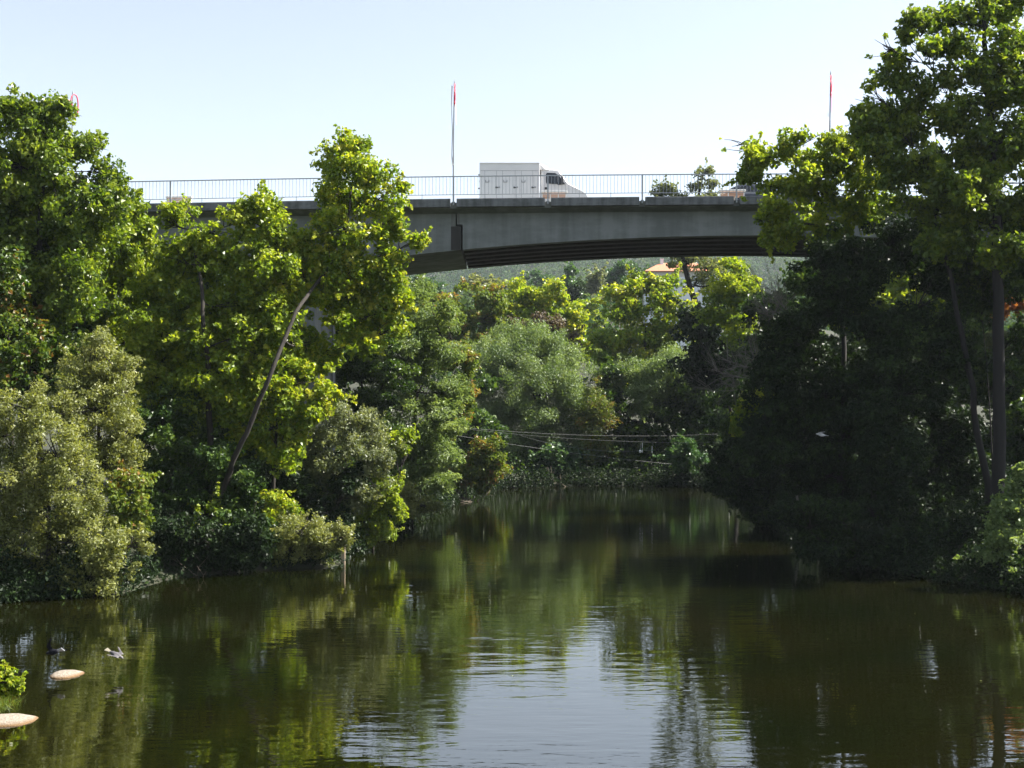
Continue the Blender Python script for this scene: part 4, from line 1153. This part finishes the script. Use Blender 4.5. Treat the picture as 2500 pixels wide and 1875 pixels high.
scatter_leaves('undergrowth', bank_points(-32, -4, 36, 62, 50000, 9, 1.2), .15, .10, LM['deep'], label='dark undergrowth along the left bank under the trees', cat='undergrowth')
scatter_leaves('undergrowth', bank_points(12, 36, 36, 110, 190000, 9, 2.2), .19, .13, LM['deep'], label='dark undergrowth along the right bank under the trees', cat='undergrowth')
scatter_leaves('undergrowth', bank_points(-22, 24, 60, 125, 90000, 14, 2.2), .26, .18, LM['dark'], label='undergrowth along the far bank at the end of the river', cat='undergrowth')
def edge_points(n, reach, hmax):
    i = R.integers(0, len(RIVER) - 1, n); t = R.random(n)
    a, b = RIVER[i], RIVER[i + 1]
    p = a + (b - a) * t[:, None] + R.normal(size=(n, 2)) * reach
    k = (p[:, 1] > 36) & (p[:, 1] < 112)
    p = p[k]
    d = river_dist(p[:, 0], p[:, 1])
    z = np.maximum(ground_h(p[:, 0], p[:, 1]), 0) + .04 + R.random(len(p)) ** 1.3 * hmax * (.25 + .75 * np.abs(np.sin(p[:, 0] * 1.3 + 2 * np.sin(p[:, 1] * .9))))
    return np.stack([p[:, 0], p[:, 1], z], 1)[(d > -.8) & ~((p[:, 0] > -14) & (p[:, 0] < -6) & (p[:, 1] < 52) & (d < .25))]


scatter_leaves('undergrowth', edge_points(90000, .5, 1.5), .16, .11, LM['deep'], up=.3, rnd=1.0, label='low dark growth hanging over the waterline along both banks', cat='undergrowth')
# pale bare soil patch at the far bank
# far woods
def woods(name, n, x0, x1, y0, y1, leaf, label, hmin=9, hmax=17, fpt=46):
    y = np.sqrt(R.uniform(y0 ** 2, y1 ** 2, n))
    x = R.uniform(x0, x1, n) * (.35 + .65 * y / y1)
    keep = ~((np.abs(x - 33) < 16) & (y < 262) & (y > 150))
    x, y = x[keep], y[keep]; n = len(x)
    z = ground_h(x, y)
    h = R.uniform(hmin, hmax, n); r = h * R.uniform(.32, .46, n)
    tt = np.clip(.45 + .40 * R.normal(size=n), 0, 1)
    ids = np.repeat(np.arange(n), fpt)
    N = len(ids)
    d = sphere_dirs(N, R); rr = R.random(N) ** .4
    pos = np.stack([x, y, z + h * .58], 1)[ids] + d * rr[:, None] * np.stack([r, r, h * .44], 1)[ids] * (1 + .18 * R.normal(size=(N, 1)))
    nrm = unit(d * .7 + [0, 0, .5] + .6 * R.normal(size=(N, 3)))
    ls = (.9 + .0011 * y)[ids] * R.uniform(.6, 1.3, N)
    V, Fc = leaves(pos, unit(R.normal(size=(N, 3))), nrm, ls, ls * .75)
    o = np_mesh(name, V, Fc, leaf, attrs={'tint': np.clip(tt[ids] + .15 * R.normal(size=N), 0, 1)})
    tag(o, label, 'woodland', kind='stuff')


woods('forest', 420, -150, 170, 140, 420, LM['hill'], 'green trees covering the lower slope beyond the river', 7, 12, 110)
woods('forest', 7600, -380, 640, 420, 1640, LM['hill'], 'hazy blue green forest on the distant hill', 15, 26, 60)
woods('forest', 900, -380, 640, 420, 1640, LM['hill'], 'scattered paler trees in the hazy hill forest', 12, 20, 50)

# ---------------------------------------------------------------- houses on the slope
TILE = mat('terracotta_tiles', (.50, .19, .10), .8, noise=(.36, .13, .07), scale=(2, 9, 2))
PLAST = mat('plaster', (.62, .58, .52), .85, noise=(.54, .50, .44), scale=.6)
WHP = mat('white_render', (.74, .76, .80), .8, noise=(.66, .68, .72), scale=.5)


def house(label, px, py_eave, D, w, dep, hwall, roof, roofh, wall):
    c = P(px, py_eave, D)
    z1 = c[2]
    g0 = min(float(ground_h(c[0], D)), z1 - hwall)
    r = empty('house', (c[0], D, g0), label, 'house')
    H = z1 - g0
    mb = MB(); mb.box(-w / 2, w / 2, -dep / 2, dep / 2, -1.0, H); mb.build('wall', wall, r)
    if roofh:
        mb = MB()
        e = .5
        mb.loft([[(-w / 2 - e, -dep / 2 - e, H + .02), (w / 2 + e, -dep / 2 - e, H + .02), (w / 2 + e, dep / 2 + e, H + .02), (-w / 2 - e, dep / 2 + e, H + .02)],
                 [(-w / 2 - e, -dep / 2 - e, H + .16), (w / 2 + e, -dep / 2 - e, H + .16), (w / 2 + e, dep / 2 + e, H + .16), (-w / 2 - e, dep / 2 + e, H + .16)],
                 [(-w / 2 + dep * .35, -.1, H + roofh), (w / 2 - dep * .35, -.1, H + roofh), (w / 2 - dep * .35, .1, H + roofh), (-w / 2 + dep * .35, .1, H + roofh)]])
        rf = mb.build('roof', roof, r)
        mb = MB(); mb.box(-w * .27, -w * .27 + .6, -.9, -.3, H + roofh * .5, H + roofh + .7); mb.box(-w * .27 - .08, -w * .27 + .68, -.98, -.22, H + roofh + .7, H + roofh + .82); mb.build('chimney', WHP, rf)
    else:
        mb = MB(); mb.box(-w / 2 - .3, w / 2 + .3, -dep / 2 - .3, dep / 2 + .3, H + .003, H + .35); mb.build('roof', roof, r)
    n = max(2, int(w / 3.2))
    for i in range(n):
        x = -w / 2 + (i + .5) * w / n
        mb = MB(); mb.box(x - .55, x + .55, -dep / 2 - .05, -dep / 2 + .1, H - 2.2, H - .9); f = mb.build('window', WHP, r)
        mb = MB(); mb.box(x - .46, x + .46, -dep / 2 - .065, -dep / 2 - .052, H - 2.12, H - .98); mb.build('pane', GLASS, f)


house('plastered house with an orange tiled hip roof and chimney on the slope beyond the bridge', 1655, 670, 250, 13.5, 9, 4.5, TILE, 2.3, PLAST)
house('low white flat roofed building half hidden by the tree below the orange roof', 1665, 688, 205, 12, 7, 4.0, WHP, 0, WHP)

# ---------------------------------------------------------------- wires across the river and slalom poles hanging from them
WIRE = mat('wire_steel', (.20, .20, .19), .5)


def wire(a, b, sag, label, r=.008):
    A, B = P(*a), P(*b)
    o = .5 * (A + B)
    pts = [A * (1 - t) + B * t - np.array([0, 0, sag * 4 * t * (1 - t)]) - o for t in np.linspace(0, 1, 25)]
    mb = MB(); mb.tube(pts, r, 5)
    w = mb.build('river_wire', WIRE, None)
    w.location = o
    return tag(w, label, 'wire', 'wires strung across the river')


wire((1090, 1040, 88), (1870, 1052, 98), .55, 'highest wire strung across the river before the willow')
wire((1085, 1041, 87), (1790, 1081, 84), .35, 'second wire strung across the river, ending on the dark right bank')
wire((1120, 1064, 86), (1640, 1133, 92), .15, 'lowest slanting wire across the river, ending at the teal shrub')
wire((1270, 1063, 100), (1600, 1098, 95), .55, 'short sagging wire carrying the two hanging white poles')
POLEM = mat('pole_paint', (.78, .78, .74), .5)
POLEG = mat('pole_band', (.12, .35, .16), .5)


def gate_pole(px, y0, y1, D, label):
    a = P(px, y0, D); b = P(px, y1, D)
    h = a[2] - b[2]
    r = empty('slalom_pole', (b[0], D, b[2]), label, 'pole', 'slalom poles hanging over the river')
    mb = MB(); mb.tube([(0, 0, 0), (0, 0, h)], .024, 8); mb.build('pole', POLEM, r)
    mb = MB(); mb.tube([(0, 0, h), (0, 0, h + .45)], .006, 4); mb.build('hanger', WIRE, r)
    mb = MB(); mb.tube([(0, 0, h * .3), (0, 0, h * .45)], .026, 8); mb.build('band', POLEG, r)


gate_pole(1568, 1081, 1105, 95, 'white slalom pole hanging from the wire, left of the pair')
gate_pole(1592, 1089, 1106, 95, 'white slalom pole hanging from the wire, nearer the teal shrub')
c = P(1563, 1102, 95)
mb = MB()
mb.loft([[(.10 * math.sin(t) * math.cos(a), .10 * math.sin(t) * math.sin(a), .12 * math.cos(t)) for a in np.linspace(0, 2 * math.pi, 12, endpoint=False)] for t in np.linspace(.12, 3.02, 8)])
mb.tube([(0, 0, .1), (0, 0, .6)], .006, 4)
o = mb.build('hanging_float', POLEM, None, smooth=True); o.location = c
tag(o, 'small white float hanging beside the left slalom pole', 'float')

# ---------------------------------------------------------------- pale post in the shallows
c = P(838, 1375, 49.2)
r = empty('mooring_post', (c[0], 49.2, -.6), 'pale upright wooden post standing in the water behind the small olive bush', 'post')
mb = MB(); mb.loft([[(sx * w, sy * w, z) for sx, sy in ((-1, -1), (1, -1), (1, 1), (-1, 1))] for z, w in ((0, .075), (1.0, .072), (2.0, .07), (2.15, .05))]); mb.build('post', mat('pale_wood', (.46, .36, .25), .85, noise=(.34, .26, .18), scale=(14, 14, 1.2)), r)
mb = MB(); mb.box(-.085, .085, -.085, .085, 1.62, 1.70); mb.build('collar', mat('post_collar', (.55, .50, .45), .8), r)

# ---------------------------------------------------------------- stones
STONE = mat('pale_granite', (.29, .255, .205), .9, noise=(.17, .135, .10), bump=.9, scale=14)
# algae below the waterline
nt = STONE.node_tree
b = nt.nodes['Principled BSDF']
src = b.inputs['Base Color'].links[0].from_socket
geo = nt.nodes.new('ShaderNodeNewGeometry'); sep = nt.nodes.new('ShaderNodeSeparateXYZ')
mr = nt.nodes.new('ShaderNodeMapRange'); mr.inputs['From Min'].default_value, mr.inputs['From Max'].default_value = .018, .060
mx = nt.nodes.new('ShaderNodeMix'); mx.data_type = 'RGBA'
nt.links.new(geo.outputs['Position'], sep.inputs[0]); nt.links.new(sep.outputs['Z'], mr.inputs[0]); nt.links.new(mr.outputs[0], mx.inputs['Factor'])
mx.inputs['A'].default_value = (.13, .075, .03, 1); nt.links.new(src, mx.inputs['B']); nt.links.new(mx.outputs['Result'], b.inputs['Base Color'])


def stone(px, py, D, rx, ry, rz, seed, label):
    rng = np.random.default_rng(seed)
    c = P(px, py, D)
    bm = bmesh.new()
    bmesh.ops.create_icosphere(bm, subdivisions=4, radius=1)
    ph = rng.uniform(0, 6, 6)
    for v in bm.verts:
        x, y, z = v.co
        k = 1 + .10 * math.sin(2.1 * x + ph[0]) * math.cos(1.7 * y + ph[1]) + .05 * math.sin(4.3 * y + ph[2] + 2 * z) + .03 * math.sin(8 * x + ph[3]) * math.sin(7 * y + ph[4])
        zz = z * k
        zz = zz * (.9 if zz > 0 else 1.3)
        v.co = (x * k * rx, y * k * ry, zz * rz)
    me = bpy.data.meshes.new('river_stone'); bm.to_mesh(me); bm.free()
    for p in me.polygons:
        p.use_smooth = True
    me.materials.append(STONE)
    o = link(bpy.data.objects.new('river_stone', me)); o.location = (c[0], D, .0 - rz * .12)
    o.rotation_euler = (0, 0, rng.uniform(-.2, .2))
    tag(o, label, 'stone', 'pale stones in the shallows')


stone(163, 1650, 28.4, .36, .42, .115, 2, 'pale stone showing above the water below the two low flying birds')
stone(20, 1760, 24.1, .60, .46, .13, 4, 'large flat pale stone at the lower left corner by the leafy branch')
stone(1123, 1219, 87.5, .24, .3, .2, 6, 'small pale stone at the far waterline left of the big willow')

# driftwood and dead branches lying at the waterline
DRIFT = mat('driftwood', (.20, .165, .125), .9, noise=(.10, .08, .06), bump=.4, scale=(5, 5, 5))


def driftwood(pts, r0, seed, label):
    rng = np.random.default_rng(seed)
    W = [np.array([(x - CX) * D / F, D, z]) for x, D, z in pts]
    o = W[0].copy()
    W = [w - o for w in W]
    mb = MB()
    n = 9
    p = np.array([[np.interp(t, np.linspace(0, 1, len(W)), [w[k] for w in W]) for k in range(3)] for t in np.linspace(0, 1, n)]) + rng.normal(size=(n, 3)) * .04
    mb.tube(p, np.linspace(r0, r0 * .35, n), 7)
    for k in range(9):
        q = p[rng.integers(2, n)]
        d = rng.normal(size=3) * [.7, .5, .6] + [0, -.2, .25]
        e = q + d * rng.uniform(.5, 1.1)
        m_ = .5 * (q + e) + rng.normal(size=3) * .08
        mb.tube([q, m_, e], [r0 * .4, r0 * .25, .006], 5)
        for s_ in range(2):
            mb.tube([m_, m_ + d * .3 + rng.normal(size=3) * .2], [.012, .004], 4)
    b_ = mb.build('fallen_branch', DRIFT, None, smooth=True)
    b_.location = o
    return tag(b_, label, 'branch', 'dead branches along the waterline')


driftwood([(380, 47.0, .6), (440, 46.3, .35), (500, 45.6, -.1)], .05, 11, 'dead branch dipping into the dark water between the two olive bushes')
driftwood([(1085, 86.5, .5), (1120, 85.5, .3), (1160, 85, -.05)], .09, 12, 'pale log with bare twigs at the far waterline above the small stone')
driftwood([(1320, 105.0, .9), (1350, 103.4, .5), (1385, 102.6, -.1)], .08, 13, 'tangle of bare roots at the far waterline below the big willow')

n = 45
x_, y_ = R.uniform(-9, 14, n), R.uniform(22, 60, n)
k = river_dist(x_, y_) < -.5
pts = np.stack([x_[k], y_[k], np.full(k.sum(), .012)], 1)
V, Fc = leaves(pts, unit(R.normal(size=(len(pts), 3)) * [1, 1, .05]), unit(R.normal(size=(len(pts), 3)) * .06 + [0, 0, 1.0]), R.uniform(.03, .07, len(pts)), R.uniform(.02, .045, len(pts)))
o = np_mesh('floating_leaves', V, Fc, LM['sage'], attrs={'tint': R.uniform(.4, 1, len(pts))})
tag(o, 'scattered pale fallen leaves floating on the river', 'leaves', kind='stuff')

# grass at the near corner
n = 700
px_, py_ = R.normal(-10.42, .16, n), R.normal(24.9, .25, n)
gz_ = np.maximum(ground_h(px_, py_), 0)
pts = np.stack([px_, py_, gz_ + .14], 1)
ang = R.normal(size=(n, 3)) * .45 + [0, 0, 1.0]
V, Fc = leaves(pts, unit(ang), unit(R.normal(size=(n, 3))), R.uniform(.25, .5, n), np.full(n, .009))
o = np_mesh('grass', V, Fc, LM['hazel'], attrs={'tint': np.clip(.4 + .3 * R.normal(size=n), 0, 1)})
tag(o, 'green grass tuft beside the stone at the lower left corner', 'grass', kind='stuff')

# ---------------------------------------------------------------- birds
def feather_mat(name, body, head, tail, bands=None):
    m = bpy.data.materials.new(name); m.use_nodes = True
    nt = m.node_tree; b = nt.nodes['Principled BSDF']; b.inputs['Roughness'].default_value = .9; b.inputs['Specular IOR Level'].default_value = .1
    tc = nt.nodes.new('ShaderNodeTexCoord'); sp = nt.nodes.new('ShaderNodeSeparateXYZ'); nt.links.new(tc.outputs['Object'], sp.inputs[0])
    mr = nt.nodes.new('ShaderNodeMapRange'); mr.inputs['From Min'].default_value, mr.inputs['From Max'].default_value = -.19, .19
    nt.links.new(sp.outputs['X'], mr.inputs[0])
    cr = nt.nodes.new('ShaderNodeValToRGB'); cr.color_ramp.interpolation = 'LINEAR'
    e = cr.color_ramp.elements
    e[0].position, e[0].color = .16, (*tail, 1)
    e[1].position, e[1].color = .84, (*head, 1)
    for p in (.26, .72):
        q = e.new(p); q.color = (*body, 1)
    nt.links.new(mr.outputs[0], cr.inputs[0])
    last = cr.outputs[0]
    if bands:
        wv = nt.nodes.new('ShaderNodeMath'); wv.operation = 'ABSOLUTE'; nt.links.new(sp.outputs['Y'], wv.inputs[0])
        mr2 = nt.nodes.new('ShaderNodeMapRange'); mr2.inputs['From Min'].default_value, mr2.inputs['From Max'].default_value = .09, .17
        nt.links.new(wv.outputs[0], mr2.inputs[0])
        mx = nt.nodes.new('ShaderNodeMix'); mx.data_type = 'RGBA'
        nt.links.new(mr2.outputs[0], mx.inputs['Factor']); nt.links.new(last, mx.inputs['A']); mx.inputs['B'].default_value = (*bands, 1)
        last = mx.outputs['Result']
    nt.links.new(last, b.inputs['Base Color'])
    return m


def bird(label, pos, rot, m, span=.30, lift=.5, sweep=.06, scale=1.0):
    """x is forward; one body merged from torso, head, fanned tail and two wings"""
    mb = MB()
    prof_ = [(-.13, .012), (-.10, .026), (-.05, .044), (.0, .052), (.05, .048), (.09, .034), (.115, .026), (.135, .030), (.155, .028), (.172, .016), (.182, .007), (.205, .002)]
    zoff = [0, 0, 0, 0, .004, .012, .018, .022, .022, .019, .016, .012]
    mb.loft([[(x, r * math.cos(a) * .95, z + r * math.sin(a)) for a in np.linspace(0, 2 * math.pi, 14, endpoint=False)] for (x, r), z in zip(prof_, zoff)])
    mb.loft([[(-.10, -.022, -.006), (-.10, .022, -.006), (-.10, .022, .012), (-.10, -.022, .012)], [(-.22, -.055, -.008), (-.22, .055, -.008), (-.22, .055, .004), (-.22, -.055, .004)]])
    for s in (-1, 1):
        rg = []
        for t in np.linspace(0, 1, 9):
            y = s * (.02 + span * t)
            z = .03 + lift * span * (t - .35 * t * t)
            ch = .15 * (1 - .55 * t ** 1.6) * (1 if t < .95 else .55)
            xc = .03 + sweep * math.sin(3.1 * min(t * 1.3, 1)) - .10 * t * t
            th = .009 * (1 - .5 * t) + .004
            rg.append([(xc + ch * .45, y, z), (xc, y, z + th), (xc - ch * .55, y, z - .004), (xc, y, z - th * .6)])
        mb.loft(rg)
    o = mb.build('bird', m, None)
    rm = o.modifiers.new('one_skin', 'REMESH'); rm.mode = 'VOXEL'; rm.voxel_size = .008; rm.use_smooth_shade = True
    o.location = pos; o.rotation_euler = rot; o.scale = (scale,) * 3
    return tag(o, label, 'bird')


bird('dark bird with a white tail flying low over the water above the stone', P(131, 1592, 28.6), (.75, .30, math.radians(160)), feather_mat('dark_plumage', (.010, .010, .014), (.012, .012, .018), (.42, .42, .44)), span=.20, lift=.9, scale=1.3)
bird('grey brown bird flying low over the water right of the dark bird', P(281, 1598, 28.6), (.35, .45, math.radians(-14)), feather_mat('grey_plumage', (.085, .08, .085), (.17, .16, .155), (.17, .155, .12), (.12, .11, .105)), span=.14, lift=.2, scale=1.25)
bird('white bird flying before the dark right bank', P(2006, 1062, 45.5), (.1, -.1, math.radians(172)), feather_mat('white_plumage', (.62, .62, .62), (.66, .66, .66), (.62, .62, .62)), span=.26, lift=.35, scale=1.15)

# ---------------------------------------------------------------- haze over the valley
HAZE_DENSITY = 0.0001
mb = MB(); mb.box(-2400, 2400, -40, 2400, -60, 330)
hz = mb.build('haze', bpy.data.materials.new('haze'), None)
hm = hz.data.materials[0]; hm.use_nodes = True
hn = hm.node_tree
hn.nodes.remove(hn.nodes['Principled BSDF'])
pv = hn.nodes.new('ShaderNodeVolumePrincipled')
pv.inputs['Color'].default_value = (.80, .88, 1.0, 1)
pv.inputs['Density'].default_value = HAZE_DENSITY
pv.inputs['Anisotropy'].default_value = .2
hn.links.new(pv.outputs[0], hn.nodes['Material Output'].inputs['Volume'])
tag(hz, 'thin pale summer haze over the valley', 'haze', kind='stuff')
